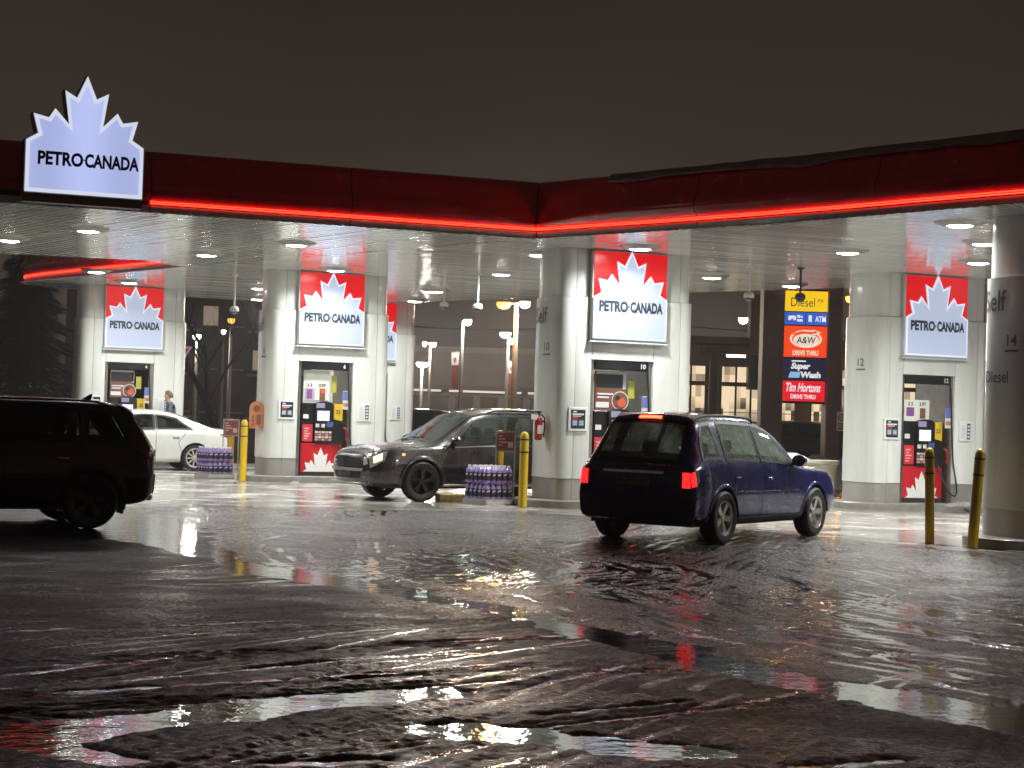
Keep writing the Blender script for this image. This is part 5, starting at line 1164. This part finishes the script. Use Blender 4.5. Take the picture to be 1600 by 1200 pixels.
# dome cameras on drop rods
cam_m = pm("camera_case", (.55,.54,.52), rough=.4)
def dome(x, y, zc, label, m=cam_m):
    d = thing("security_camera", label, "camera", (x, y, zc), 0, "security cameras under the canopy")
    MB().tube([(0,0,.10),(0,0,SOF-zc)], .022, 8).build("drop_rod", m, d); MB().lathe([(0,SOF-zc),(.07,SOF-zc),(.07,SOF-zc-.02),(.02,SOF-zc-.05)], 14).build("ceiling_plate", m, d)
    MB().lathe([(0,.10),(.07,.09),(.10,.055),(.105,.0),(.095,-.02)], 20).build("housing", m, d); MB().lathe([(.09,-.01),(.08,-.05),(.045,-.08),(0,-.09)], 20).build("dome", pm("dome_dark", (.02,.02,.022), rough=.08, coat=1), d)
dome(-6.35, 40.6, 3.78, "security camera on a long rod left of kiosk 6, beside an orange glow"); dome(-1.65, 42.0, 4.12, "security camera on a short rod right of the half hidden kiosk")
dome(-.78, 38.0, 3.86, "security camera on a rod midway between kiosks 6 and 10"); dome(4.55, 34.8, 4.05, "security camera on a rod between kiosk 10 and the pylon"); dome(5.45, 34.2, 4.02, "dark security camera hanging before the yellow panel", dark_metal)

# old ploughed snow beyond the bins
def lump(name, cx, cy, sx, sy, sz, label, seed, mat=snow_m, cat="snow bank"):
    u = np.linspace(-1, 1, 44); XX, YY = np.meshgrid(u, u); rr_ = np.hypot(XX, YY)
    Z = np.maximum(-.05, sz*np.clip(1-rr_**2.2, -.2, 1)*(.75+.5*fbm(XX*1.7+seed, YY*1.7, 4, seed))+sz*.12*fbm(XX*7, YY*7, 3, seed+3))
    mb = MB().loft([[(cx+XX[i,j]*sx, cy+YY[i,j]*sy, Z[i,j]) for j in range(44)] for i in range(44)], closed=False)
    o = mb.build(name, mat, None, 60); tag(o, label, cat); o['kind'] = 'thing'; return o
lump("snow_bank", 8.6, 46.5, 2.4, 1.6, .95, "grey ploughed snow bank behind kiosk 12's edge", 5)
lump("snow_bank", 12.5, 52, 3.0, 1.6, .7, "low snow bank beyond kiosk 12", 9)
for k, (sx0, sy0) in enumerate(((8.9,34.75),(8.6,34.5),(9.15,34.95),(-4.7,38.7),(-7.2,43.2),(-.2,31.2))):
    lump("snow_lump", sx0, sy0, .22, .13, .10 if k > 2 else .09, "small lump of dirty snow by "+["kiosk 12's kerb, middle of three","kiosk 12's kerb, nearest the hose","kiosk 12's kerb, last of three","kiosk 6's kerb","the white sedan's rear wheel","the bollard at kiosk 10"][k], 20+k, snow_m, "snow")
bpy.data.objects["snow_lump"].location.z += .14; bpy.data.objects["snow_lump.001"].location.z += .14; bpy.data.objects["snow_lump.002"].location.z += .14

# ------------------------------------------------------------------ person at the far-left kiosk
skin_m = pm("skin", (.42,.25,.18), rough=.5); jack_m = pm("jacket_grey", (.10,.12,.15), rough=.7, noise=.3, nscale=10); jack2 = pm("jacket_dark", (.012,.012,.014), rough=.7); trou_m = pm("trousers", (.02,.02,.025), rough=.8); hair_m = pm("hair_brown_grey", (.13,.085,.055), rough=.6, noise=.4, nscale=60)
def skin_obj(name, joints, edges, mats, parent, sub=2, pick=None):
    me = bpy.data.meshes.new(name); me.from_pydata([j[0] for j in joints], edges, []); o = link(name, me)
    o.modifiers.new('s', 'SKIN'); sv = me.skin_vertices[0].data
    for i, j in enumerate(joints): r_ = j[1]; sv[i].radius = r_ if isinstance(r_, tuple) else (r_, r_)
    sv[0].use_root = True; o.modifiers.new('u', 'SUBSURF').levels = sub; o.modifiers['u'].render_levels = sub
    bpy.context.view_layer.update(); ev = bpy.data.meshes.new_from_object(o.evaluated_get(bpy.context.evaluated_depsgraph_get()))
    bpy.data.objects.remove(o); ev.name = name
    for m in mats: ev.materials.append(m)
    for p in ev.polygons:
        p.use_smooth = True
        if pick: p.material_index = pick(p.center)
    return link(name, ev, parent)
# the figure faces -x of its own frame; it looks down at what it holds
pe = thing("person", "man in a grey and black jacket standing behind the white sedan, head bowed", "person", (-8.72, 45.95, .15), R(12))
J = [((.02,0,.96),(.15,.12)),((.01,0,1.12),(.14,.115)),((-.01,0,1.32),(.17,.125)),((-.03,0,1.45),(.10,.09)),((-.06,0,1.53),.058),((-.09,0,1.60),(.075,.07)),((-.11,0,1.70),(.085,.078)),((-.085,0,1.77),(.055,.05)),
     ((0,.18,1.42),.062),((-.04,.24,1.18),.05),((-.25,.20,1.10),.038),((-.33,.17,1.11),.03),((0,-.18,1.42),.062),((-.05,-.24,1.18),.05),((-.26,-.19,1.12),.038),((-.34,-.16,1.13),.03),
     ((.02,.10,.90),.095),((-.01,.11,.50),.062),((.03,.11,.09),.045),((-.13,.12,.04),.036),((.02,-.10,.90),.095),((-.02,-.11,.50),.062),((.02,-.11,.09),.045),((-.14,-.12,.04),.036)]
E_ = [(0,1),(1,2),(2,3),(3,4),(4,5),(5,6),(6,7),(3,8),(8,9),(9,10),(10,11),(3,12),(12,13),(13,14),(14,15),(0,16),(16,17),(17,18),(18,19),(0,20),(20,21),(21,22),(22,23)]
body = skin_obj("body", J, E_, [skin_m, jack_m, trou_m, blackp], pe, 2, lambda c: 3 if c.z < .11 else 2 if c.z < .93 and abs(c.x) < .2 else (0 if c.z > 1.53 or c.x < -.27 else 1))
JJ = [((.02,0,.88),(.175,.14)),((.01,0,1.12),(.165,.135)),((-.01,0,1.33),(.195,.145)),((-.03,0,1.46),(.125,.105)),((0,.19,1.42),.085),((-.04,.25,1.18),.068),((-.24,.20,1.11),.052),((0,-.19,1.42),.085),((-.05,-.25,1.18),.068),((-.25,-.19,1.13),.052)]
skin_obj("jacket", JJ, [(0,1),(1,2),(2,3),(3,4),(4,5),(5,6),(3,7),(7,8),(8,9)], [jack_m, jack2], pe, 2, lambda c: 1 if c.z > 1.36 else 0)
hv = []
for i_ in range(9):
    ph = math.pi*.62*i_/8; hv.append([(-.075+.108*math.sin(ph)*math.cos(a)+.022*math.sin(ph), .088*math.sin(ph)*math.sin(a), 1.705+.118*math.cos(ph)-(.035 if math.cos(a) > .2 else 0)*math.sin(ph)+(.055 if math.cos(a) < -.45 else 0)*(math.sin(ph) if i_ > 4 else 0)) for a in np.linspace(0, 2*math.pi, 20, endpoint=False)])
MB().loft(hv).build("hair", hair_m, pe, 60)
MB().loft([[(-.185,-.012,1.66),(-.185,.012,1.66),(-.175,.012,1.70),(-.175,-.012,1.70)],[(-.212,-.010,1.655),(-.212,.010,1.655),(-.205,.006,1.667),(-.205,-.006,1.667)]], cap=True).build("nose", skin_m, pe, 60)
for s_ in (1,-1):
    MB().lathe([(0,.0),(.012,.004),(.024,.0),(.02,-.01)], 10, (-.09, s_*.082, 1.675), 'y').build("ear", skin_m, pe, 60)
    MB().lathe([(0,.006),(.008,.004),(.011,0)], 8, (-.188, s_*.032, 1.705), 'x').build("eye", blackp, pe, 60)
    hx, hy, hz = (-.34, .165*s_, 1.12)
    for f in range(4): MB().tube([(hx+.02,hy+(f-1.5)*.017,hz),(hx-.045,hy+(f-1.5)*.019,hz-.005),(hx-.075+.006*abs(f-1.4),hy+(f-1.5)*.018,hz-.03),(hx-.07,hy+(f-1.5)*.017,hz-.055)], [.010,.009,.008,.006], 6).build("finger", skin_m, pe, 60)
    MB().tube([(hx+.015,hy-s_*.03,hz+.005),(hx-.02,hy-s_*.05,hz-.005),(hx-.05,hy-s_*.045,hz-.02)], [.011,.010,.007], 6).build("thumb", skin_m, pe, 60)
MB().box(-.186,-.180,-.02,.02,1.625,1.632).build("mouth", pm("lip", (.25,.09,.08), rough=.5), pe)

# ------------------------------------------------------------------ sign pylon beyond the forecourt
PY = 60.0
pyl = thing("sign_pylon", "brown two-legged sign pylon with five lit panels", "sign", (8.35, PY, 0), 0)
brown = pm("pylon_brown", (.40,.29,.245), rough=.5, noise=.2, nscale=2)
MB().rbox(0,.72,0,.9,0,8.2,.03).build("leg", brown, pyl); MB().rbox(2.18,2.66,0,.9,0,8.2,.03).build("leg", brown, pyl)
MB().box(.72,2.18,.18,.75,2.30,8.1).build("panel_case", pm("pylon_dark", (.02,.018,.018), rough=.5), pyl); MB().box(.72,2.18,.1,.8,7.4,8.0).build("cross_piece", brown, pyl)
def lit_panel(z0, z1, col, s, x0=.74, x1=2.16): return MB().rbox(x0, x1, .10, .178, z0, z1, .012).build("sign_panel", em("panel_%d" % int(z0*100+x0), col, s), pyl)
def glyph(par, mats, fn): mb = MB(); fn(mb); return mb.build("lettering", mats, par, 0)
Y_ = .096
p = lit_panel(5.40, 6.08, (.95,.60,.012), 1.0); ink = pm("panel_ink", (.03,.025,.01), rough=.5)
def g(mb): put_text(mb, "Diesel", Y_, w=.80, h=.30, x=1.33, z=5.70, bold=.0); put_text(mb, "PX", Y_, w=.24, h=.13, x=1.93, z=5.76, shear=.3)
glyph(p, ink, g)
wl = em("panel_white_lit", (.80,.82,.86), 1.0)
p = lit_panel(4.95, 5.36, (.035,.12,.62), .9, .74, 1.43); p2 = lit_panel(4.95, 5.36, (.035,.12,.62), .9, 1.46, 2.16)
def g(mb):
    mb.lathe([(0,Y_),(.055,Y_)], 12, (.90,0,5.14), 'y'); mb.lathe([(0,Y_),(.055,Y_)], 12, (1.06,0,5.14), 'y'); mb.box(.86,1.10,Y_-.002,Y_,5.15,5.24); mb.box(1.15,1.25,Y_-.002,Y_,5.18,5.27); mb.box(1.15,1.33,Y_-.002,Y_,5.05,5.13); mb.box(1.27,1.33,Y_-.002,Y_,5.18,5.24)
glyph(p, wl, g)
def g(mb): put_text(mb, "ATM", Y_, w=.36, h=.20, x=1.93, z=5.15, bold=.03); mb.rbox(1.53,1.64,Y_-.002,Y_,5.05,5.27,.01)
glyph(p2, [wl], g)
p = lit_panel(3.86, 4.90, (.90,.055,.004), 1.05)
crm = em("panel_cream_lit", (.86,.74,.60), 1.0)
def ell(cx, cz, a, b, n=28): return [(cx+a*math.cos(2*math.pi*k/n), cz+b*math.sin(2*math.pi*k/n)) for k in range(n)]
def g(mb):
    v, f = ringface(ell(1.46,4.47,.54,.30), ell(1.46,4.47,.47,.235), Y_, Y_); mb.add(v, f); mb.prism(ell(1.47,4.44,.43,.20), Y_-.002, Y_+.002, 'y'); mb.add([(1.70,Y_-.003,4.60),(1.98,Y_-.003,4.70),(1.66,Y_-.003,4.80)], [(0,1,2)])
    put_text(mb, "DRIVE THRU", Y_, w=.86, h=.17, x=1.46, z=4.00, bold=.03)
glyph(p, crm, g)
def g(mb): put_text(mb, "A&W", Y_-.004, w=.66, h=.23, x=1.47, z=4.43, shear=.12, bold=.015)
glyph(p, ink, g)
def g(mb):
    V = [(1.0,4.64),(1.3,4.73),(1.7,4.71),(1.7,4.76),(1.88,4.70),(1.7,4.64),(1.7,4.68),(1.3,4.69),(1.04,4.60)]; mb.add([(x, Y_-.004, z) for x, z in V], [tuple(range(9))])
glyph(p, em("arrow_orange", (.72,.10,.02), .9), g)
p = lit_panel(3.12, 3.80, (.010,.012,.045), .8)
def g(mb): put_text(mb, "Super", Y_, w=.66, h=.27, x=1.31, z=3.53, shear=.25, bold=.05); put_text(mb, "Wash", Y_, w=.68, h=.21, x=1.65, z=3.27, shear=.1, bold=.05); mb.box(1.0,1.48,Y_-.002,Y_,3.70,3.745)
glyph(p, wl, g)
def g(mb): mb.add([(.90,Y_,3.16),(1.27,Y_,3.16),(1.32,Y_,3.36),(.97,Y_,3.36)], [(0,1,2,3)])
glyph(p, em("panel_skyblue", (.25,.48,.75), 1.0), g)
p = lit_panel(2.38, 3.06, (.80,.006,.018), 1.0, .70, 2.14)
def g(mb): put_text(mb, "Tim Hortons", Y_, w=1.16, h=.30, x=1.42, z=2.84, shear=.28, bold=.025); put_text(mb, "DRIVE THRU", Y_, w=.84, h=.145, x=1.42, z=2.53, bold=.03)
glyph(p, wl, g)

# ------------------------------------------------------------------ store with warm windows behind the pylon
SY = 76.0
wallb = pm("store_wall", (.14,.115,.10), rough=.8, noise=.3, nscale=2); fr_d = pm("window_frame_dark", (.03,.025,.022), rough=.5)
bld = thing("store_building", "low dark store with a grid of warm lit windows behind the pylon", "building", (6.4, SY, 0), 0)
MB().box(0,20,.35,14,0,4.9).build("wall", wallb, bld); MB().box(-.3,20.3,-.2,14.2,4.9,5.2).build("roof", pm("store_roof", (.03,.027,.025), rough=.7), bld)
warm = bpy.data.materials.new("lit_window"); warm.use_nodes = True; t = warm.node_tree; b = t.nodes['Principled BSDF']
c = t.nodes.new('ShaderNodeNewGeometry'); nz = t.nodes.new('ShaderNodeTexVoronoi'); nz.inputs['Randomness'].default_value = 0.; nz.inputs['Scale'].default_value = 2.6
mp = t.nodes.new('ShaderNodeMapping'); mp.inputs['Scale'].default_value = (1.6,1,.8); t.links.new(c.outputs['Position'], mp.inputs[0]); t.links.new(mp.outputs[0], nz.inputs['Vector'])
cr = t.nodes.new('ShaderNodeValToRGB'); cr.color_ramp.elements[0].position = .30; cr.color_ramp.elements[0].color = (.06,.04,.025,1); cr.color_ramp.elements[1].position = .66; cr.color_ramp.elements[1].color = (.80,.62,.40,1)
vb = t.nodes.new('ShaderNodeSeparateColor'); t.links.new(nz.outputs['Color'], vb.inputs[0]); zz = t.nodes.new('ShaderNodeSeparateXYZ'); t.links.new(c.outputs['Position'], zz.inputs[0])
zr_ = t.nodes.new('ShaderNodeMapRange'); zr_.inputs[1].default_value = .8; zr_.inputs[2].default_value = 2.6; zr_.inputs[3].default_value = -.25; zr_.inputs[4].default_value = .38; t.links.new(zz.outputs['Z'], zr_.inputs[0])
sm_ = t.nodes.new('ShaderNodeMath'); sm_.operation = 'MULTIPLY_ADD'; sm_.inputs[1].default_value = .6; t.links.new(vb.outputs[0], sm_.inputs[0]); t.links.new(zr_.outputs[0], sm_.inputs[2]); t.links.new(sm_.outputs[0], cr.inputs[0]); t.links.new(cr.outputs[0], b.inputs['Emission Color']); b.inputs['Emission Strength'].default_value = 1.25; b.inputs['Base Color'].default_value = (.05,.05,.05,1); b.inputs['Roughness'].default_value = .1
wu = MB().box(0,.56,.24,.28,3.30,3.95).mesh("window", warm, 0); wlw = MB().box(0,.56,.24,.28,.9,3.12).mesh("window", warm, 0)
fu = MB().box(-.03,.0,.18,.34,3.27,3.98).box(.56,.59,.18,.34,3.27,3.98).box(0,.56,.18,.34,3.95,3.98).box(0,.56,.18,.34,3.27,3.30).mesh("frame", fr_d, 0)
fl = MB().box(-.03,.0,.18,.34,.87,3.15).box(.56,.59,.18,.34,.87,3.15).box(0,.56,.18,.34,3.12,3.15).box(0,.56,.18,.34,.87,.90).box(0,.56,.20,.26,2.0,2.03).mesh("frame", fr_d, 0)
for i in range(30):
    x = .6+i*.64
    if i in (2, 8, 14, 20): continue
    for me_, fe_ in ((wu, fu), (wlw, fl)):
        o = link("window", me_, bld, (x,0,0)); link("frame", fe_, o)
for x in (2.0, 4.4): MB().rbox(x-.16,x+.16,-1.3,-.9,0,4.7,.03).build("portal_column", fr_d, bld)
MB().box(1.6,4.8,-1.35,.3,4.45,4.72).build("portal_beam", fr_d, bld); MB().tube([(2.5,-1.3,4.36),(3.3,-1.3,4.36)], .06, 8).build("tube_light", em("tube_white", (1,.93,.8), 3.), bld)
MB().rbox(3.55,5.0,-.6,.3,3.0,7.0,.03).build("dark_tower", fr_d, bld)
ns = thing("parking_sign", "small cream no-parking sign with a red ring, left of kiosk 12", "sign", (9.3, 50.5, 0), 0)
MB().tube([(0,.02,0),(0,.02,2.0)], .03, 8).build("post", dark_metal, ns); MB().rbox(-.12,.12,-.01,.01,1.45,2.0,.005).build("plate", pm("plate_cream", (.45,.38,.30), rough=.5, emit=(.4,.33,.25), es=.12), ns)
mb = MB(); v, f = ringface(ell(0,1.84,.095,.095,20), ell(0,1.84,.065,.065,20), -.014, -.014); mb.add(v, f); mb.box(-.06,.06,-.014,-.012,1.825,1.85); mb.build("ring", pm("ring_red", (.35,.04,.03), rough=.5), ns, 0)
mb = MB(); 
for k in range(3): mb.box(-.09,.09,-.014,-.012,1.50+.07*k,1.53+.07*k)
mb.build("lettering", letter_m, ns, 0)

# ------------------------------------------------------------------ the big dark mall across the lot, with lit strips
mall_m = pm("mall_wall", (.34,.30,.28), rough=.85, noise=.25, nscale=.6)
mall = thing("mall_building", "long dark mall building across the lot with thin light strips", "building", (-9, 112, 0), 0)
MB().box(0,13.5,0,20,0,5.4).build("wall", mall_m, mall); MB().box(-.2,13.7,-.3,20,5.4,5.75).build("parapet", pm("mall_parapet", (.38,.34,.31), rough=.8), mall)
for x0, x1 in ((2.6,4.6),(5.1,9.6),(10.0,13.2)): MB().box(x0,x1,-.6,-.45,2.92,3.05).build("light_strip", em("strip_white", (.85,.78,.66), .75), mall)
MB().box(2,13.5,-.7,0,3.05,3.35).build("awning", pm("mall_awning", (.22,.19,.18), rough=.8), mall)
for k in range(7):
    o = MB().box(2.4+k*1.55,3.5+k*1.55,-.05,.0,.4,2.6).build("window", pm("mall_glass", (.03,.025,.022), rough=.1, emit=(.10,.075,.05), es=.35), mall); MB().box(2.35+k*1.55,3.55+k*1.55,-.07,-.051,2.6,2.68).build("frame", fr_d, o)
apt = thing("apartment_block", "dark apartment block behind bare trees between the two left kiosks", "building", (-30, 120, 0), R(4))
MB().box(0,16,0,16,0,9.5).build("wall", pm("apt_wall", (.035,.028,.026), rough=.9, noise=.3), apt); MB().box(-.3,16.3,-.3,16.3,9.5,9.9).build("roof", fr_d, apt)
rnd = random.Random(4)
for r_ in range(3):
    for k in range(9):
        lit = (r_, k) in ((1,7),(2,5),(0,3)); e_ = em("apt_window_lit", (.60,.48,.34), .35) if lit else pm("apt_window_dark", (.03,.028,.03), rough=.15)
        o = MB().box(.6+k*1.7,1.6+k*1.7,-.05,0,1.2+r_*2.9,2.5+r_*2.9).build("window", e_, apt); MB().box(.55+k*1.7,1.65+k*1.7,-.09,-.051,1.12+r_*2.9,1.2+r_*2.9).build("sill", mall_m, o)
        if k % 3 == 1: MB().box(.3+k*1.7,2.2+k*1.7,-1.0,0,.75+r_*2.9,.9+r_*2.9).build("balcony", mall_m, apt)

# ------------------------------------------------------------------ street lamps
pole_m = pm("pole_grey", (.22,.20,.18), rough=.5, noise=.2); wh_l = em("street_white", (1,.95,.84), 14); or_l = em("street_orange", (1,.36,.06), 3.2); ban_r = pm("banner_red", (.16,.035,.03), rough=.6); ban_w = pm("banner_white", (.42,.40,.37), rough=.6, emit=(.4,.37,.33), es=.2)
def lamp_post(x, y, h, heads, label, banner=None, r=.09, pm_=pole_m):
    o = thing("street_lamp", label, "street lamp", (x, y, 0), 0, "lamps over the lot")
    MB().tube([(0,0,0),(0,0,h*.5),(0,0,h)], [r*1.2,r,r*.7], 10).build("pole", pm_, o, 50)
    for dx, dz, m_, sz in heads:
        MB().tube([(0,0,h-.05),(dx*.6,0,h+.02+dz*.6),(dx,0,h+.10+dz)], .035, 6).build("arm", pm_, o)
        hd = MB().lathe([(0,.13),(sz*.6,.12),(sz*.9,.07),(sz*.95,.05)], 16, (dx,0,h+dz)).build("lamp_head", dark_metal, o, 40)
        MB().lathe([(sz*1.0,.05),(sz*1.05,-.04),(sz*.75,-.17),(0,-.22)], 16, (dx,0,h+dz)).build("bulb", m_, hd, 60)
    if banner:
        side, zt = banner
        MB().box(min(side*.12,side*.42),max(side*.12,side*.42),-.02,.02,zt-1.05,zt).build("banner", ban_r, o); t_ = MB().box(min(side*.12,side*.46),max(side*.12,side*.46),-.03,.03,zt,zt+.55).build("banner_head", ban_w, o)
        mb = put_text(MB(), "8", -.035, w=.13, h=.2, x=side*.29, z=zt+.24, bold=.02); mb.build("lettering", ban_r, t_, 0)
        MB().box(min(0,side*.46),max(0,side*.46),-.015,.015,zt-1.10,zt-1.06).build("banner_arm", pm_, o); MB().box(min(0,side*.46),max(0,side*.46),-.015,.015,zt+.56,zt+.60).build("banner_arm", pm_, o)
lamp_post(-2.28, 80, 5.75, [(.22,0,wh_l,.17)], "lamp post with a white-topped red banner beside the half hidden kiosk", (-1, 3.75))
lamp_post(.08, 70, 6.0, [(.33,0,wh_l,.20),(-.50,-.05,or_l,.27)], "tall pale double lamp post with one orange and one white lamp", None, .12, pm("pole_pale", (.42,.36,.31), rough=.5))
lamp_post(-.25, 86, 5.45, [(-.14,.05,wh_l,.26),(.20,-.25,wh_l,.20)], "lamp post behind the pale one with two close white lamps", (.6, 3.6))
lamp_post(-4.55, 90, 4.05, [(.02,0,wh_l,.30)], "lone bright white lamp right of the half hidden kiosk")
lamp_post(-4.8, 104, 5.6, [(.15,0,wh_l,.19),(-.35,.02,wh_l,.12)], "small pair of lamps above the lone bright one")
lamp_post(10.3, 90, 5.75, [(-.22,0,wh_l,.20),(.22,0,wh_l,.26)], "twin-headed lamp post above the store's portal", (1, 3.6))
lamp_post(10.3, 78, 6.0, [(-.32,.1,wh_l,.20)], "lamp post beside the pylon with one lamp")
lamp_post(13.65, 72, 6.75, [(-.1,0,or_l,.25)], "orange lamp between the pylon and kiosk 12")
lamp_post(-14.2, 90, 5.95, [(0,0,or_l,.17)], "orange lamp glowing behind the left security camera")
lamp_post(-15.9, 90, 5.1, [(0,0,wh_l,.20)], "white lamp above the yield sign")
lamp_post(-17.8, 110, 6.2, [(0,0,wh_l,.14)], "small white lamp among bare branches")
# far lamp posts seen through the gaps, traffic lights and a yield sign
ys = thing("yield_sign", "red and white yield sign half hidden by the far-left kiosk", "sign", (-10.28, 55, 0), 0)
MB().tube([(0,.03,0),(0,.03,3.4)], .03, 8).build("post", dark_metal, ys); tri = [(-.44,3.40),(0,2.68),(.44,3.40)]
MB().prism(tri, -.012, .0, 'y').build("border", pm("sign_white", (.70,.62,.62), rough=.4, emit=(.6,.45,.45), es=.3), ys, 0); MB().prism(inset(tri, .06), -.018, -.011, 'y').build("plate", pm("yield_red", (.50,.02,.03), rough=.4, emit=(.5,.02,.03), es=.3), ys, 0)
for x, zt, col, lab in ((-22.7, 2.55, (.05,1,.62), "green traffic light beyond the white sedan's boot"), (-27.1, 3.15, (1,.08,.10), "red traffic light below the yield sign")):
    o = thing("traffic_light", lab, "traffic light", (x, 151, 0), 0, "traffic lights down the road")
    MB().tube([(0,.2,0),(0,.2,zt+.5)], .08, 8).build("pole", dark_metal, o); MB().rbox(-.22,.22,-.1,.12,zt-.3,zt+.95,.04).build("housing", blackp, o); MB().lathe([(0,-.16),(.15,-.14),(.22,-.10)], 16, (0,0,zt), 'y').build("lens", em("signal_%d" % int(col[0]*100), col, 3.5), o, 60)
    for dz in (.35,.70): MB().lathe([(0,-.12),(.12,-.11)], 12, (0,0,zt+dz), 'y').build("lens", blackp, o)

# ------------------------------------------------------------------ bare trees, conifers, far cars, wires
bark = pm("bark", (.035,.026,.022), rough=.9, noise=.4)
def bare_tree(x, y, h, seed, label, lean=0.):
    rnd = random.Random(seed); o = thing("bare_tree", label, "tree", (x, y, 0), 0, "bare trees beyond the pumps")
    tr = MB(); cr = MB()
    def br(p, d, L, r, lv):
        pts = [Vector(p)]; n = 4
        for k in range(n):
            d = (d+Vector((rnd.uniform(-.16,.16), rnd.uniform(-.16,.16), rnd.uniform(-.05,.12)))).normalized(); pts.append(pts[-1]+d*L/n)
        (tr if lv == 0 else cr).tube(pts, [r*(1-.55*k/n) for k in range(n+1)], 6 if lv < 2 else 4, cap=False)
        if lv < 5:
            for k in range(3 if lv < 4 else 2):
                q = rnd.choice(pts[2:]); a = rnd.uniform(0, 6.28); nd = (d+Vector((math.cos(a)*.75, math.sin(a)*.75, rnd.uniform(-.1,.45)))).normalized()
                br(q, nd, L*rnd.uniform(.55,.75), r*.5, lv+1)
    br((0,0,-.1), Vector((lean,0,1)), h*.42, h*.022, 0)
    tr.build("trunk", bark, o, 60); cr.build("crown", bark, o, 60)
bare_tree(-10.8, 68, 9.5, 3, "bare tree forking right behind the gap between the left kiosks", -.35); bare_tree(-9.2, 72, 8.5, 8, "bare tree beside kiosk 6's left edge", .05); bare_tree(-13.2, 78, 9, 12, "bare tree behind the yield sign", .1); bare_tree(-11.5, 88, 9, 15, "bare tree far behind the white sedan", .0)
leafm = pm("needle_green", (.018,.024,.016), rough=.8, noise=.5)
def conifer(x, y, h, r, seed, label):
    rnd = random.Random(seed); o = thing("conifer", label, "tree", (x, y, 0), 0, "dark conifers on the far left")
    MB().tube([(0,0,0),(0,0,h)], [.16,.03], 8).build("trunk", bark, o); V, F = [], []
    for k in range(16000):
        f = rnd.random()**.8; z = .5+f*(h-.4); rad = r*(1-f)*(.55+.45*math.sin(f*38+rnd.uniform(-.5,.5))**2)*math.sqrt(rnd.random()); a = rnd.uniform(0, 6.283)
        p = Vector((rad*math.cos(a), rad*math.sin(a), z-.15*rad)); d = Vector((math.cos(a), math.sin(a), -.35)).normalized(); s = Vector((-math.sin(a), math.cos(a), rnd.uniform(-.3,.3))); L = rnd.uniform(.22,.46)
        b0 = len(V); V += [tuple(p-s*.075), tuple(p+s*.075), tuple(p+d*L)]; F.append((b0, b0+1, b0+2))
    me = bpy.data.meshes.new("crown"); me.from_pydata(V, [], F); me.materials.append(leafm); link("crown", me, o)
for k, (x, y, h, r) in enumerate(((-15.2,56,8.2,2.3),(-18.2,54,9.,2.6),(-13.8,63,7.6,2.0),(-21.5,57,9.5,2.7))): conifer(x, y, h, r, k+30, ["dark conifer close behind the far-left kiosk","tall dark conifer at the picture's left edge","slim conifer between two others","outermost dark conifer on the left"][k])
dull = pm("paint_far_dark", (.012,.011,.012), rough=.25, coat=1., noise=.2)
far0, _ = make_car("parked_car", "dark parked car under the pylon's panels", (9.75, 64.5, 0), R(196), SG, (.06,.13), dull, gl_dark, wheel_mesh(.36,.23,.24,5,.06,blackrim,.05), .36, 2.89, 1.62, .235,
    [[(-1.30,4.20),(-.30,4.20),(-.30,4.88),(-1.26,4.88)], [(-.18,4.20),(.98,4.20),(.30,4.86),(-.18,4.88)]], [(1.16,5.25),(1.16,8.75),(.36,8.75),(.36,5.25)], [(-2.36,5.25),(-2.36,8.75),(-2.12,8.75),(-2.12,5.25)], group="cars parked across the lot")
dup(far0, (-4.2, 66, 0), R(200), "dark parked car behind the grey crossover's windscreen"); dup(far0, (-3.0, 71, 0), R(20), "parked car farther back behind the grey crossover's roof"); dup(far0, (13.4, 66, 0), R(188), "dark parked car right of the pylon, by the no-parking sign"); dup(far0, (7.6, 70, 0), R(170), "parked car in front of the store's portal")
wire = pm("wire_black", (.01,.01,.01), rough=.7)
for (a, b, sag, lab) in (((-14,95,7.6),(4,88,6.2),.9,"upper sagging overhead wire across the centre gap"),((-14,95,6.9),(4,88,6.0),.5,"lower overhead wire across the centre gap"),((4,88,6.6),(24,84,6.3),.5,"overhead wire behind the pylon"),((4,88,5.9),(24,84,5.5),.4,"lower overhead wire behind the pylon")):
    a, b = Vector(a), Vector(b); P = [a.lerp(b, k/16)-Vector((0,0,sag*4*(k/16)*(1-k/16))) for k in range(17)]
    tag(MB().tube(P, .025, 5).build("overhead_wire", wire), lab, "wire", "overhead wires")
# the street lamps light the lot around them
for x, y, z, w_, c in ((-2.1,79.6,5.5,900,(1,.93,.82)),(.5,69.6,5.8,900,(1,.93,.82)),(-.5,69.6,5.7,700,(1,.5,.16)),(0,85.6,5.3,1200,(1,.93,.82)),(-4.5,89.6,3.9,900,(1,.93,.82)),(10.3,89.6,5.6,900,(1,.93,.82)),(13.5,71.6,6.4,700,(1,.5,.16)),(-15.9,89.6,4.9,700,(1,.93,.82)),(-4.8,103.5,5.4,1500,(1,.9,.78))):
    l = bpy.data.lights.new("street_lamp_light", 'POINT'); l.energy = w_*.6; l.color = c; l.shadow_soft_size = .2
    o = bpy.data.objects.new("street_lamp_light", l); COL.objects.link(o); o.location = (x, y, z-.25)

# ------------------------------------------------------------------ wet winter air
hz = MB().box(-70, 70, -8, 160, -1.2, 13.5).build("haze", pm("haze_stub"), None, 0)
hm = bpy.data.materials.new("haze"); hm.use_nodes = True; t = hm.node_tree; t.nodes.clear()
o_ = t.nodes.new('ShaderNodeOutputMaterial'); pv = t.nodes.new('ShaderNodeVolumePrincipled'); pv.inputs['Density'].default_value = .0015; pv.inputs['Color'].default_value = (.85,.83,.82,1); pv.inputs['Anisotropy'].default_value = .5
t.links.new(pv.outputs[0], o_.inputs['Volume']); hz.data.materials.clear(); hz.data.materials.append(hm); hz['kind'] = 'stuff'
